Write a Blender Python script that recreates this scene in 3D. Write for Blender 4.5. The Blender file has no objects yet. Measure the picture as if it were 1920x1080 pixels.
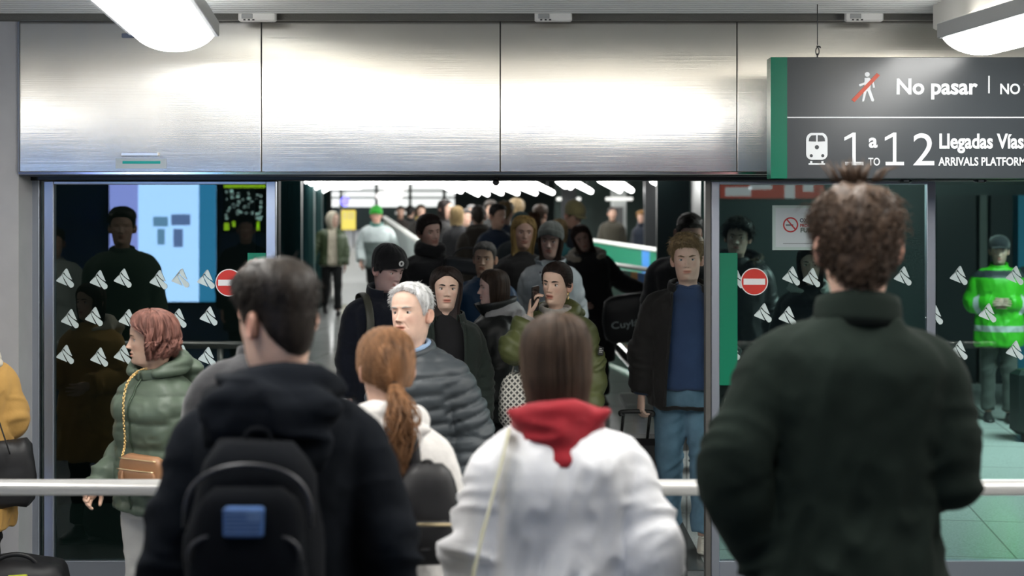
import bpy, math, random
import numpy as np

sc = bpy.context.scene
# ------------------------------------------------------------------ camera
FPX, CX, YH, HC = 2667., 960., 400., 1.90      # focal length and horizon in the 1920x1080 frame, eye height
cam = bpy.data.objects.new('camera', bpy.data.cameras.new('camera'))
sc.collection.objects.link(cam)
cam.location = (0, 0, HC)
cam.rotation_euler = (math.pi / 2, 0, 0)
cam.data.sensor_width = 36
cam.data.lens = 50
cam.data.shift_y = -(540 - YH) / 1920
cam.data.clip_start = .05
cam.data.dof.use_dof = True
cam.data.dof.focus_distance = 6.8
cam.data.dof.aperture_fstop = 2.0
cam.data.dof.aperture_blades = 9
sc.camera = cam
# ------------------------------------------------------------------ world and exposure
world = bpy.data.worlds.new('world')
sc.world = world
world.use_nodes = True
bg = world.node_tree.nodes['Background']
bg.inputs[0].default_value = (.5, .62, .75, 1)
bg.inputs[1].default_value = .02
sc.view_settings.view_transform = 'Standard'
sc.view_settings.look = 'None'
sc.view_settings.exposure = 0.0
sc.view_settings.gamma = 1
LAMP, UPL, TUBE, SCREEN = 18., 7.5, 8., 15.
ROT = 0.        # strengths of the hall lamps, the passage tubes, the lit screens


def X(px, s):
    return (px - CX) / s


def Z(py, s):
    return HC - (py - YH) / s


def D(s):
    return FPX / s
# ------------------------------------------------------------------ helpers
COL = bpy.context.scene.collection
PI = math.pi
RNG = np.random.default_rng(7)


def _hash(i):
    return np.modf(np.abs(np.sin(i @ np.array([127.1, 311.7, 74.7])) * 43758.5453))[0]


def noise3(P):
    """smooth value noise in -1..1 for an (N,3) array"""
    P = np.asarray(P, float)
    i = np.floor(P)
    f = P - i
    u = f * f * (3 - 2 * f)
    r = 0
    for dx in (0, 1):
        for dy in (0, 1):
            for dz in (0, 1):
                w = (u[:, 0] if dx else 1 - u[:, 0]) * (u[:, 1] if dy else 1 - u[:, 1]) * (u[:, 2] if dz else 1 - u[:, 2])
                r = r + w * _hash(i + np.array([dx, dy, dz]))
    return r * 2 - 1


def sstep(a, b, x):
    t = np.clip((np.asarray(x, float) - a) / (b - a), 0, 1)
    return t * t * (3 - 2 * t)


def unit(v):
    v = np.asarray(v, float)
    return v / (np.linalg.norm(v, axis=-1, keepdims=True) + 1e-12)


def rotm(yaw=0, pitch=0, roll=0):
    """roll about y, then pitch about x, then yaw about z (degrees)"""
    a, b, c = (math.radians(v) for v in (yaw, pitch, roll))
    Z = np.array([[math.cos(a), -math.sin(a), 0], [math.sin(a), math.cos(a), 0], [0, 0, 1]])
    X = np.array([[1, 0, 0], [0, math.cos(b), -math.sin(b)], [0, math.sin(b), math.cos(b)]])
    Y = np.array([[math.cos(c), 0, math.sin(c)], [0, 1, 0], [-math.sin(c), 0, math.cos(c)]])
    return Z @ X @ Y


def resample(pts, n):
    """Catmull-Rom through rows of pts, n samples"""
    P = np.asarray(pts, float)
    if len(P) == 2:
        t = np.linspace(0, 1, n)[:, None]
        return P[0] * (1 - t) + P[1] * t
    Q = np.vstack([2 * P[0] - P[1], P, 2 * P[-1] - P[-2]])
    t = np.linspace(0, len(P) - 1 - 1e-9, n)
    i = t.astype(int)
    f = (t - i)[:, None]
    a, b, c, d = Q[i], Q[i + 1], Q[i + 2], Q[i + 3]
    return .5 * (2 * b + (c - a) * f + (2 * a - 5 * b + 4 * c - d) * f ** 2 + (3 * b - a - 3 * c + d) * f ** 3)


class MB:
    """collects shapes, then links them as one mesh object"""

    def __init__(self):
        self.V, self.F, self.M, self.T, self.n = [], [], [], [], 0

    def add(self, V, F, mat=0, tint=None):
        V = np.asarray(V, float)
        self.V.append(V)
        self.T.append(np.ones((len(V), 3)) if tint is None else tint)
        n = self.n
        self.F.extend([tuple(k + n for k in f) for f in F])
        self.M.extend([mat] * len(F) if np.isscalar(mat) else mat)
        self.n += len(V)

    def rings(self, R, cap=True, mat=0, closed=True, tint=None):
        R = np.asarray(R, float)
        m, n = R.shape[:2]
        V = R.reshape(-1, 3)
        F = []
        for i in range(m - 1):
            for j in range(n if closed else n - 1):
                k = (j + 1) % n
                F.append((i * n + j, i * n + k, (i + 1) * n + k, (i + 1) * n + j))
        if cap:
            V = np.vstack([V, R[0].mean(0), R[-1].mean(0)])
            a, b = m * n, m * n + 1
            for j in range(n):
                k = (j + 1) % n
                F.append((a, k, j))
                F.append((b, (m - 1) * n + j, (m - 1) * n + k))
            if tint is not None:
                tint = np.vstack([tint, tint[:1], tint[-1:]])
        self.add(V, F, mat, tint)

    def tube(self, pts, rad, n=12, res=None, ref=(0, 0, 1), cap=True, mat=0, rnd=False):
        """pts (k,3); rad scalar, (k,) or (k,2): first radius along ref x direction, second along the normal"""
        pts = np.asarray(pts, float)
        k = len(pts)
        rad = np.asarray(rad, float)
        if rad.ndim == 0:
            rad = np.full((k, 2), rad)
        elif rad.ndim == 1:
            rad = np.stack([rad, rad], 1)
        if res:
            q = resample(np.hstack([pts, rad]), res)
            pts, rad = q[:, :3], np.maximum(q[:, 3:], 1e-4)
        d = unit(np.gradient(pts, axis=0))
        if rnd:
            e0, e1 = pts[0] - d[0] * rad[0].mean(), pts[-1] + d[-1] * rad[-1].mean()
            pts = np.vstack([e0 + d[0] * rad[0].mean() * .12, pts[0] - d[0] * rad[0].mean() * .55, pts, pts[-1] + d[-1] * rad[-1].mean() * .55, e1 - d[-1] * rad[-1].mean() * .12])
            rad = np.vstack([rad[0] * .45, rad[0] * .82, rad, rad[-1] * .82, rad[-1] * .45])
            d = unit(np.gradient(pts, axis=0))
        s = np.asarray(ref, float)
        R = []
        a = np.linspace(0, 2 * PI, n, endpoint=False)
        s = s - d[0] * (s @ d[0])
        if np.linalg.norm(s) < 1e-3:
            s = np.array([1., 0, 0]) - d[0] * d[0][0]
            if np.linalg.norm(s) < 1e-3:
                s = np.array([0., 1, 0])
        for i in range(len(pts)):
            s = s - d[i] * (s @ d[i])
            s = s / np.linalg.norm(s)
            t = np.cross(d[i], s)
            R.append(pts[i] + np.cos(a)[:, None] * s * rad[i, 0] + np.sin(a)[:, None] * t * rad[i, 1])
        self.rings(R, cap, mat)

    def ell(self, c, r, n=16, m=10, rot=None, mat=0):
        th = np.linspace(.02, PI - .02, m)
        a = np.linspace(0, 2 * PI, n, endpoint=False)
        R = np.stack([np.sin(th)[:, None] * np.cos(a), np.sin(th)[:, None] * np.sin(a), np.cos(th)[:, None] * np.ones(n)], -1) * np.asarray(r)
        R = R[::-1]
        if rot is not None:
            R = R @ rot.T
        self.rings(R + np.asarray(c), True, mat)

    def box(self, lo, hi, mat=0, bev=0):
        lo, hi = np.asarray(lo, float), np.asarray(hi, float)
        if bev:
            x0, y0, z0 = lo
            x1, y1, z1 = hi
            b = min(bev, .49 * (hi - lo).min())
            R = []
            for z, e in ((z0, b), (z0 + b, 0), (z1 - b, 0), (z1, b)):
                X0, X1, Y0, Y1 = x0 + e, x1 - e, y0 + e, y1 - e
                R.append([(X0 + b, Y0, z), (X1 - b, Y0, z), (X1, Y0 + b, z), (X1, Y1 - b, z), (X1 - b, Y1, z), (X0 + b, Y1, z), (X0, Y1 - b, z), (X0, Y0 + b, z)])
            self.rings(R, True, mat)
            return
        V = [(x, y, z) for z in (lo[2], hi[2]) for y in (lo[1], hi[1]) for x in (lo[0], hi[0])]
        self.add(V, [(0, 2, 3, 1), (4, 5, 7, 6), (0, 1, 5, 4), (2, 6, 7, 3), (0, 4, 6, 2), (1, 3, 7, 5)], mat)

    def prism(self, poly, y0, y1, mat=0):
        """2-D outline in x,z pushed along y"""
        n = len(poly)
        V = [(x, y0, z) for x, z in poly] + [(x, y1, z) for x, z in poly]
        F = [tuple(range(n)), tuple(range(2 * n - 1, n - 1, -1))]
        F += [(i, i + n, (i + 1) % n + n, (i + 1) % n) for i in range(n)]
        self.add(V, F, mat)

    def pieces(self, name, mats, parent=None, xf=None, smooth=False):
        n = f = 0
        for V in self.V:
            k = n + len(V)
            F = [tuple(i - n for i in q) for q in self.F if n <= q[0] < k]
            link(name, V if xf is None else xf(V), F, mats, parent, smooth)
            n = k

    def data(self):
        return np.vstack(self.V), self.F

    def build(self, name, mats, parent=None, xf=None, smooth=True, solid=0, tint=False):
        V = np.vstack(self.V)
        if xf is not None:
            V = xf(V)
        return link(name, V, self.F, mats, parent, smooth, solid, self.M, np.vstack(self.T) if tint else None)


def link(name, V, F, mats, parent=None, smooth=True, solid=0, M=None, T=None):
    me = bpy.data.meshes.new(name)
    me.from_pydata([tuple(map(float, v)) for v in V], [], [tuple(int(k) for k in f) for f in F])
    mats = mats if isinstance(mats, (list, tuple)) else [mats]
    for m in mats:
        me.materials.append(m)
    if M is not None and len(mats) > 1:
        me.polygons.foreach_set('material_index', np.asarray(M, np.int32))
    if smooth:
        me.polygons.foreach_set('use_smooth', np.ones(len(me.polygons), bool))
    if T is not None:
        at = me.color_attributes.new('tint', 'FLOAT_COLOR', 'POINT')
        at.data.foreach_set('color', np.hstack([T, np.ones((len(T), 1))]).astype(np.float32).ravel())
    me.update()
    o = bpy.data.objects.new(name, me)
    COL.objects.link(o)
    if parent is not None:
        o.parent = parent
    if solid:
        md = o.modifiers.new('thickness', 'SOLIDIFY')
        md.thickness = solid
        md.offset = -1
    return o


def remesh(mb, voxel, smooth):
    """one continuous skin around overlapping closed shapes"""
    V, F = mb.data()
    o = link('tmp', V, F, [])
    md = o.modifiers.new('r', 'REMESH')
    md.mode = 'VOXEL'
    md.voxel_size = voxel
    if smooth:
        ms = o.modifiers.new('s', 'SMOOTH')
        ms.factor = .5
        ms.iterations = smooth
    dg = bpy.context.evaluated_depsgraph_get()
    me = o.evaluated_get(dg).to_mesh()
    n = len(me.vertices)
    P = np.empty(n * 3)
    me.vertices.foreach_get('co', P)
    N = np.empty(n * 3)
    me.vertex_normals.foreach_get('vector', N)
    F = [tuple(p.vertices) for p in me.polygons]
    o.evaluated_get(dg).to_mesh_clear()
    old = o.data
    bpy.data.objects.remove(o)
    bpy.data.meshes.remove(old)
    return P.reshape(-1, 3), N.reshape(-1, 3), F


def thing(name, label, cat, loc=(0, 0, 0), yaw=0, group=None):
    o = bpy.data.objects.new(name, None)
    o.empty_display_size = .1
    COL.objects.link(o)
    o.location = loc
    o.rotation_euler = (0, 0, math.radians(yaw))
    return tag(o, label, cat, group)


def tag(o, label, cat, group=None):
    o['label'] = label
    o['category'] = cat
    if group:
        o['group'] = group
    return o


def struct(o):
    o['kind'] = 'structure'
    return o


# ------------------------------------------------------------------ materials
MATS = {}


def mat(key, color=(.5, .5, .5), rough=.6, metal=0., bump=0., bscale=60, vary=0., vscale=6, spec=.5, sheen=0., emit=0., stretch=(1, 1, 1), tint=False, sss=0., coat=0.):
    if key in MATS:
        return MATS[key]
    m = bpy.data.materials.new(key)
    m.use_nodes = True
    nt = m.node_tree
    b = nt.nodes['Principled BSDF']
    b.inputs['Roughness'].default_value = rough
    b.inputs['Metallic'].default_value = metal
    b.inputs['Specular IOR Level'].default_value = spec
    if sheen:
        b.inputs['Sheen Weight'].default_value = sheen
        b.inputs['Sheen Roughness'].default_value = .5
    if coat:
        b.inputs['Coat Weight'].default_value = coat
    c = (*color, 1)
    b.inputs['Base Color'].default_value = c
    if emit:
        b.inputs['Emission Color'].default_value = c
        b.inputs['Emission Strength'].default_value = emit
    if sss:
        b.inputs['Subsurface Weight'].default_value = sss
        b.inputs['Subsurface Radius'].default_value = (.012, .005, .003)
        b.inputs['Subsurface Scale'].default_value = 1
    if bump or vary:
        tc = nt.nodes.new('ShaderNodeTexCoord')
        mp = nt.nodes.new('ShaderNodeMapping')
        mp.inputs['Scale'].default_value = stretch
        nt.links.new(tc.outputs['Object'], mp.inputs['Vector'])
    out = None
    if vary:
        n = nt.nodes.new('ShaderNodeTexNoise')
        n.inputs['Scale'].default_value = vscale
        n.inputs['Detail'].default_value = 4
        nt.links.new(mp.outputs[0], n.inputs['Vector'])
        r = nt.nodes.new('ShaderNodeMapRange')
        r.inputs['From Min'].default_value = .3
        r.inputs['From Max'].default_value = .7
        r.inputs['To Min'].default_value = 1 - vary
        r.inputs['To Max'].default_value = 1 + vary
        nt.links.new(n.outputs['Fac'], r.inputs['Value'])
        mx = nt.nodes.new('ShaderNodeVectorMath')
        mx.operation = 'SCALE'
        mx.inputs[0].default_value = color
        nt.links.new(r.outputs[0], mx.inputs['Scale'])
        out = mx.outputs[0]
    if tint:
        at = nt.nodes.new('ShaderNodeAttribute')
        at.attribute_name = 'tint'
        mu = nt.nodes.new('ShaderNodeVectorMath')
        mu.operation = 'MULTIPLY'
        mu.inputs[0].default_value = color
        if out is not None:
            nt.links.new(out, mu.inputs[0])
        nt.links.new(at.outputs['Color'], mu.inputs[1])
        out = mu.outputs[0]
    if out is not None:
        nt.links.new(out, b.inputs['Base Color'])
    if bump:
        n = nt.nodes.new('ShaderNodeTexNoise')
        n.inputs['Scale'].default_value = bscale
        n.inputs['Detail'].default_value = 3
        nt.links.new(mp.outputs[0], n.inputs['Vector'])
        bp = nt.nodes.new('ShaderNodeBump')
        bp.inputs['Strength'].default_value = bump
        bp.inputs['Distance'].default_value = .004
        nt.links.new(n.outputs['Fac'], bp.inputs['Height'])
        nt.links.new(bp.outputs[0], b.inputs['Normal'])
    MATS[key] = m
    return m


def cloth(color, kind='cloth'):
    key = 'fabric_%s_%02x%02x%02x' % ((kind,) + tuple(int(255 * min(1, c)) for c in color)) + '_%d' % int(sum(color) * 1e4)
    if kind == 'nylon':
        return mat(key, color, .5, bump=.12, bscale=14, vary=.12, spec=.45)
    if kind == 'wool':
        return mat(key, color, .9, bump=.35, bscale=140, vary=.12, sheen=.25, spec=.2)
    if kind == 'fleece':
        return mat(key, color, .95, bump=1., bscale=55, vary=.07, vscale=30, sheen=.4, spec=.1)
    if kind == 'denim':
        return mat(key, color, .85, bump=.3, bscale=180, vary=.28, vscale=7, spec=.2)
    if kind == 'matte':
        return mat(key, color, .95, bump=.2, bscale=110, vary=.15, spec=.12)
    if kind == 'leather':
        return mat(key, color, .45, bump=.2, bscale=90, vary=.12, spec=.5)
    return mat(key, color, .82, bump=.2, bscale=110, vary=.1, spec=.25, sheen=.1)


def hairmat(color):
    key = 'hair_%d' % int(sum(c * w for c, w in zip(color, (1e6, 1e5, 1e4))))
    return mat(key, color, .55, bump=.3, bscale=60, vary=.45, vscale=60, stretch=(1, 1, .12), spec=.3)


def skinmat(color):
    key = 'skin_%d' % int(sum(c * w for c, w in zip(color, (1e6, 1e5, 1e4))))
    return mat(key, color, .5, bump=.08, bscale=220, vary=.06, vscale=30, spec=.35, tint=True, sss=.08)
# ------------------------------------------------------------------ setting
DY = D(360)            # plane of the doors
CEIL = 2.897


def slope(y):          # the passage floor climbs gently away from the doors
    return .0125 * max(0, y - 7.6)


def plain(name, lo, hi, m, **kw):
    b = MB()
    b.box(lo, hi)
    return struct(b.build(name, [m], smooth=False, **kw))


def tilemat(key, color, rough, tile, joint, joint_color):
    m = mat(key, color, rough, spec=.5)
    nt = m.node_tree
    b = nt.nodes['Principled BSDF']
    tc = nt.nodes.new('ShaderNodeTexCoord')
    mp = nt.nodes.new('ShaderNodeMapping')
    mp.inputs['Rotation'].default_value = (0, 0, math.radians(7))
    br = nt.nodes.new('ShaderNodeTexBrick')
    br.offset = 0
    br.inputs['Scale'].default_value = 1
    br.inputs['Brick Width'].default_value = tile
    br.inputs['Row Height'].default_value = tile
    br.inputs['Mortar Size'].default_value = joint
    br.inputs['Color1'].default_value = (*color, 1)
    br.inputs['Color2'].default_value = (*[c * .93 for c in color], 1)
    br.inputs['Mortar'].default_value = (*joint_color, 1)
    ns = nt.nodes.new('ShaderNodeTexNoise')
    ns.inputs['Scale'].default_value = 90
    ns.inputs['Detail'].default_value = 4
    rm = nt.nodes.new('ShaderNodeMapRange')
    rm.inputs['To Min'].default_value = .6
    rm.inputs['To Max'].default_value = 1.4
    vm = nt.nodes.new('ShaderNodeVectorMath')
    vm.operation = 'SCALE'
    nt.links.new(tc.outputs['Object'], mp.inputs[0])
    nt.links.new(mp.outputs[0], br.inputs['Vector'])
    nt.links.new(tc.outputs['Object'], ns.inputs['Vector'])
    nt.links.new(ns.outputs['Fac'], rm.inputs['Value'])
    nt.links.new(br.outputs['Color'], vm.inputs[0])
    nt.links.new(rm.outputs[0], vm.inputs['Scale'])
    nt.links.new(vm.outputs[0], b.inputs['Base Color'])
    return m


def glassmat(key, tintc, refl=1.):
    m = bpy.data.materials.new(key)
    m.use_nodes = True
    nt = m.node_tree
    nt.nodes.clear()
    out = nt.nodes.new('ShaderNodeOutputMaterial')
    tr = nt.nodes.new('ShaderNodeBsdfTransparent')
    tr.inputs[0].default_value = (*tintc, 1)
    gl = nt.nodes.new('ShaderNodeBsdfGlossy')
    gl.inputs['Roughness'].default_value = .0
    gl.inputs['Color'].default_value = (.9, 1, .97, 1)
    fr = nt.nodes.new('ShaderNodeFresnel')
    fr.inputs['IOR'].default_value = 1.5 + .28 * refl
    mx = nt.nodes.new('ShaderNodeMixShader')
    nt.links.new(fr.outputs[0], mx.inputs[0])
    nt.links.new(tr.outputs[0], mx.inputs[1])
    nt.links.new(gl.outputs[0], mx.inputs[2])
    nt.links.new(mx.outputs[0], out.inputs[0])
    return m


def steelmat():
    """brushed stainless sheet, slightly buckled"""
    m = mat('brushed_steel', (.74, .72, .68), .23, metal=1.)
    nt = m.node_tree
    b = nt.nodes['Principled BSDF']
    b.inputs['Anisotropic'].default_value = .99
    b.inputs['Anisotropic Rotation'].default_value = ROT
    tg = nt.nodes.new('ShaderNodeTangent')
    tg.direction_type = 'RADIAL'
    tg.axis = 'Y'
    tg.axis = 'Z'
    nt.links.new(tg.outputs[0], b.inputs['Tangent'])
    tc = nt.nodes.new('ShaderNodeTexCoord')
    mp = nt.nodes.new('ShaderNodeMapping')
    mp.inputs['Scale'].default_value = (.8, 1, 1.6)
    n1 = nt.nodes.new('ShaderNodeTexNoise')
    n1.inputs['Scale'].default_value = 1.3
    n1.inputs['Detail'].default_value = 0.
    mp2 = nt.nodes.new('ShaderNodeMapping')
    mp2.inputs['Scale'].default_value = (1.5, 1, 260)
    n2 = nt.nodes.new('ShaderNodeTexNoise')
    n2.inputs['Scale'].default_value = 1
    n2.inputs['Detail'].default_value = 2
    b1 = nt.nodes.new('ShaderNodeBump')
    b1.inputs['Strength'].default_value = .12
    b1.inputs['Distance'].default_value = .03
    b2 = nt.nodes.new('ShaderNodeBump')
    b2.inputs['Strength'].default_value = .06
    b2.inputs['Distance'].default_value = .002
    nt.links.new(tc.outputs['Object'], mp.inputs[0])
    nt.links.new(tc.outputs['Object'], mp2.inputs[0])
    nt.links.new(mp.outputs[0], n1.inputs['Vector'])
    nt.links.new(mp2.outputs[0], n2.inputs['Vector'])
    nt.links.new(n1.outputs['Fac'], b1.inputs['Height'])
    nt.links.new(n2.outputs['Fac'], b2.inputs['Height'])
    nt.links.new(b1.outputs[0], b2.inputs['Normal'])
    nt.links.new(b2.outputs[0], b.inputs['Normal'])
    # smears
    n3 = nt.nodes.new('ShaderNodeTexNoise')
    n3.inputs['Scale'].default_value = 5
    n3.inputs['Detail'].default_value = 6
    rr = nt.nodes.new('ShaderNodeMapRange')
    rr.inputs['From Min'].default_value = .35
    rr.inputs['From Max'].default_value = .75
    rr.inputs['To Min'].default_value = .22
    rr.inputs['To Max'].default_value = .25
    nt.links.new(tc.outputs['Object'], n3.inputs['Vector'])
    nt.links.new(n3.outputs['Fac'], rr.inputs['Value'])
    nt.links.new(rr.outputs[0], b.inputs['Roughness'])
    return m


ALU = mat('anodised_aluminium', (.50, .54, .62), .35, metal=.9, bump=.03, bscale=200)
CHROME = mat('polished_steel', (.75, .75, .74), .12, metal=1.)
BRUSHED = mat('satin_steel', (.84, .83, .81), .28, metal=.55, bump=.03, bscale=150)
BLACKMETAL = mat('black_metal', (.012, .014, .015), .35, spec=.5)
DARKTEAL = mat('dark_teal_cladding', (.004, .012, .013), .8, vary=.15, spec=0.)
WHITEPAINT = mat('white_paint', (.72, .72, .70), .5)
GREEN = mat('green_film', (.0, .19, .10), .35)
PLASTER = mat('grey_plaster', (.40, .40, .41), .8, bump=.08, bscale=80, vary=.05)
STICK = mat('white_sticker', (.62, .72, .72), .55)
EMIT_LAMP = mat('lamp_diffuser', (1, .985, .95), .5, emit=LAMP)
EMIT_TUBE = mat('tube_light', (1, 1, .98), .5, emit=TUBE)
CEILW = mat('ceiling_white', (.78, .76, .71), .6)

hallfloor = tilemat('hall_floor_stone', (.16, .165, .165), .22, .9, .006, (.08, .08, .08))
passfloor = tilemat('passage_floor_stone', (.52, .54, .53), .14, .9, .006, (.25, .25, .25))
plain('floor', (-9, -5.2, -.1), (9, DY + .15, 0), hallfloor)
b = MB()
y0, y1 = DY + .15, 48
b.add([(-9, y0, 0), (9, y0, 0), (9, 48, slope(48)), (-9, 48, slope(48)), (-9, y0, -.1), (9, y0, -.1), (9, 48, -.1), (-9, 48, -.1)], [(0, 1, 2, 3), (7, 6, 5, 4), (0, 4, 5, 1), (2, 6, 7, 3), (0, 3, 7, 4), (1, 5, 6, 2)])
struct(b.build('floor_passage', [passfloor], smooth=False))
b = MB()
b.add([(-9, y0, .004), (1.04, y0, .004), (1.04, 10.6, slope(10.6) + .004), (-9, 10.6, slope(10.6) + .004), (-9, y0, -.05), (1.04, y0, -.05), (1.04, 10.6, -.05), (-9, 10.6, -.05)], [(0, 1, 2, 3), (7, 6, 5, 4), (0, 4, 5, 1), (2, 6, 7, 3), (0, 3, 7, 4), (1, 5, 6, 2)])
struct(b.build('floor_threshold', [tilemat('dark_granite', (.085, .092, .092), .2, .9, .005, (.05, .05, .05))], smooth=False))
# hall ceiling of ribbed metal strips, run parallel to the doors near them
plain('ceiling', (-9, -5.2, CEIL + .03), (9, 7.1, CEIL + .12), CEILW)
b = MB()
for i in range(26):
    y = 7.02 - i * .062
    b.box((-6, y - .048, CEIL - .012), (6, y, CEIL + .02), bev=.008)
struct(b.build('ceiling_strips', [mat('ceiling_strip_metal', (.66, .68, .68), .45)], smooth=False))
b = MB()
b.box((-6, 7.09, CEIL - .032), (6, 7.15, CEIL + .02))
struct(b.build('trim_1', [mat('dark_perforated_trim', (.10, .10, .09), .6, bump=.5, bscale=160)], smooth=False))
# far side of the hall, behind the viewer
plain('wall_back', (-9, -5.3, 0), (9, -5.2, CEIL + .1), mat('hall_back_wall', (.16, .22, .32), .6))
plain('wall_left', (-9.1, -5.3, 0), (-9, DY, CEIL + .1), PLASTER)
plain('wall_right', (9, -5.3, 0), (9.1, DY, CEIL + .1), PLASTER)
plain('ceiling_added_rear', (-9, -5.2, 2.55), (9, .45, 2.60), mat('added_soffit_blue_grey', (.04, .12, .34), .6))  # unseen soffit added so the steel header mirrors dark blue
plain('wall_added_bulkhead', (-9, .45, 2.55), (9, .55, CEIL + .05), mat('added_bulkhead_pale_blue', (.22, .42, .66), .6))  # unseen bulkhead added, its pale blue shapes the header's reflection
# plaster pier on the left of the doors
plain('wall_pier', (-4.6, 7.18, 0), (X(36, 371), DY + .35, CEIL + .05), PLASTER)

# ---------------- steel header over the doors
SH = 372
hy = D(SH)
STEEL = steelmat()
hd = thing('steel_header', 'brushed stainless steel fascia of four sheets above the glass doors', 'door header', (X(700, SH), hy, Z(322, SH)))
hloc = np.array(hd.location)
for a, c in ((37, 489), (491, 937), (939, 1381), (1383, 2300)):
    b = MB()
    n = 2
    b.box((X(a, SH), hy, Z(322, SH)), (X(c, SH), hy + .012, Z(38, SH)), bev=.002)
    b.build('steel_sheet', [STEEL], hd, lambda V: V - hloc, smooth=False)
b = MB()
b.box((X(37, SH), hy + .013, Z(330, SH)), (X(2300, SH), DY - .03, Z(30, SH)))
b.build('backing_box', [BLACKMETAL], hd, lambda V: V - hloc, smooth=False)
b = MB()
b.box((X(35, SH), hy - .012, Z(328, SH)), (X(1440, SH), hy + .02, Z(321.5, SH)), bev=.003)
b.build('bottom_lip', [CHROME], hd, lambda V: V - hloc, smooth=False)
b = MB()
b.box((X(34, SH), hy - .006, Z(326, SH)), (X(37, SH), hy + .02, Z(28, SH)))
b.build('side_trim', [mat('dark_steel', (.2, .2, .2), .35, metal=1)], hd, lambda V: V - hloc, smooth=False)
b = MB()
b.box((X(229, SH), hy - .012, Z(71, SH)), (X(300, SH), hy, Z(63, SH)), bev=.002)
b.build('slot_cover', [mat('slot_grey', (.16, .18, .22), .4, metal=.6)], hd, lambda V: V - hloc, smooth=False)
# little door alarm strip with its label
al = thing('alarm_strip', 'small steel strip with a clear label low on the left sheet of the fascia', 'label holder', (X(264, SH), hy, Z(300, SH)))
aloc = np.array(al.location)
b = MB()
b.box((X(229, SH), hy - .022, Z(293, SH)), (X(298, SH), hy - .001, Z(285.5, SH)), bev=.003)
b.build('strip', [BRUSHED], al, lambda V: V - aloc, smooth=False)
b = MB()
b.box((X(217, SH), hy - .003, Z(316, SH)), (X(312, SH), hy - .001, Z(297, SH)))
b.build('clear_label', [mat('frosted_label', (.42, .48, .52), .4)], al, lambda V: V - aloc, smooth=False)
b = MB()
b.box((X(230, SH), hy - .0045, Z(307, SH)), (X(301, SH), hy - .0031, Z(302, SH)))
b.build('teal_line', [mat('teal_ink', (.0, .35, .32), .5)], al, lambda V: V - aloc, smooth=False)
# ceiling sensors
for i, (px, lab) in enumerate(((485, 'white door sensor box on the ceiling edge, leftmost of three, beside the left lamp'),
                               (1037, 'white door sensor box on the ceiling edge, middle one of three'),
                               (1617, 'white door sensor box on the ceiling edge above the dark hanging sign'))):
    t = thing('sensor_box', lab, 'sensor', (X(px, 378), 7.03, CEIL - .05), 0, 'door sensors along the ceiling edge')
    b = MB()
    b.box((-.092, -.03, -.0), (.092, .02, .055), bev=.006)
    b.build('housing', [WHITEPAINT], t, smooth=False)
    b = MB()
    b.box((-.075, -.033, .012), (-.02, -.029, .035), bev=.002)
    b.build('lens', [mat('sensor_lens', (.35, .36, .36), .2)], t, smooth=False)
    b = MB()
    for q in range(3):
        b.box((-.065 + q * .022, -.034, .002), (-.055 + q * .022, -.028, .009))
    b.pieces('contact', [BLACKMETAL], t)

# ---------------- doors
GL_L = glassmat('dark_door_glass', (.45, .62, .58))
GL_R = glassmat('door_glass', (.52, .78, .73), .6)


def fr(a, b_, c, d, y0=DY - .025, y1=DY + .025, s=360, bev=.003):
    m = MB()
    m.box((X(a, s), y0, Z(d, s)), (X(b_, s), y1, Z(c, s)), bev=bev)
    return m


def door(name, px, glass, stiles, rails, gm, label=None):
    t = bpy.data.objects.new(name, None)
    COL.objects.link(t)
    struct(t)
    t.location = (X(px, 360), DY, 0)
    L = np.array(t.location)
    f = lambda V: V - L
    for q in stiles:
        fr(*q).build('stile', [ALU], t, f, smooth=False)
    for q in rails:
        fr(*q).build('rail', [ALU], t, f, smooth=False)
    g = MB()
    a, c, u, v = glass
    g.box((X(a, 360), DY - .005, Z(v, 360)), (X(c, 360), DY + .005, Z(u, 360)))
    g.V[0][:, 1] = DY
    g.F = [g.F[2]]
    g.M = g.M[:1]
    g.build('glass', [gm], t, f, smooth=False)
    return t, f


BOT = 1084
d1, f1 = door('door_1', 300, (103, 501, 345, 1052), ((85, 103, 340, BOT), (500, 518, 340, BOT)), ((103, 500, 340, 346), (103, 500, 1050, BOT)), GL_L)
d2, f2 = door('door_2', 1540, (1348, 1736, 345, 1052), ((1333, 1348, 340, BOT), (1736, 1752, 340, BOT)), ((1348, 1736, 340, 346), (1348, 1736, 1050, BOT)), GL_R)
w1, f3 = door('window_1', 1900, (1752, 2200, 341, 1052), ((2200, 2216, 338, BOT),), ((1752, 2200, 1050, BOT),), GL_R)
w2, f4 = door('window_2', 60, (44, 80, 341, 1075), ((36, 44, 338, BOT), (62, 76, 338, BOT)), (), GL_L)
# jamb of the opening and the dark top track
jb = MB()
jb.box((X(1322, 360), DY - .02, 0), (X(1332.5, 360), DY + .05, Z(338, 360)), bev=.003)
struct(jb.build('trim_2', [mat('jamb_grey', (.16, .155, .145), .4, metal=.5)], smooth=False))
tk = MB()
tk.box((X(36, 360), DY - .05, Z(339, 360)), (X(2200, 360), DY + .06, Z(325, 360)), bev=.004)
struct(tk.build('trim_3', [BLACKMETAL], smooth=False))
# green push bands of the two leaves
for t, f, a, c in ((d1, f1, 465, 500), (d2, f2, 1348, 1382)):
    b = MB()
    b.box((X(a, 360), DY - .018, Z(722, 360)), (X(c, 360), DY - .004, Z(474, 360)), bev=.002)
    b.build('green_push_band', [GREEN], t, f, smooth=False)


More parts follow.
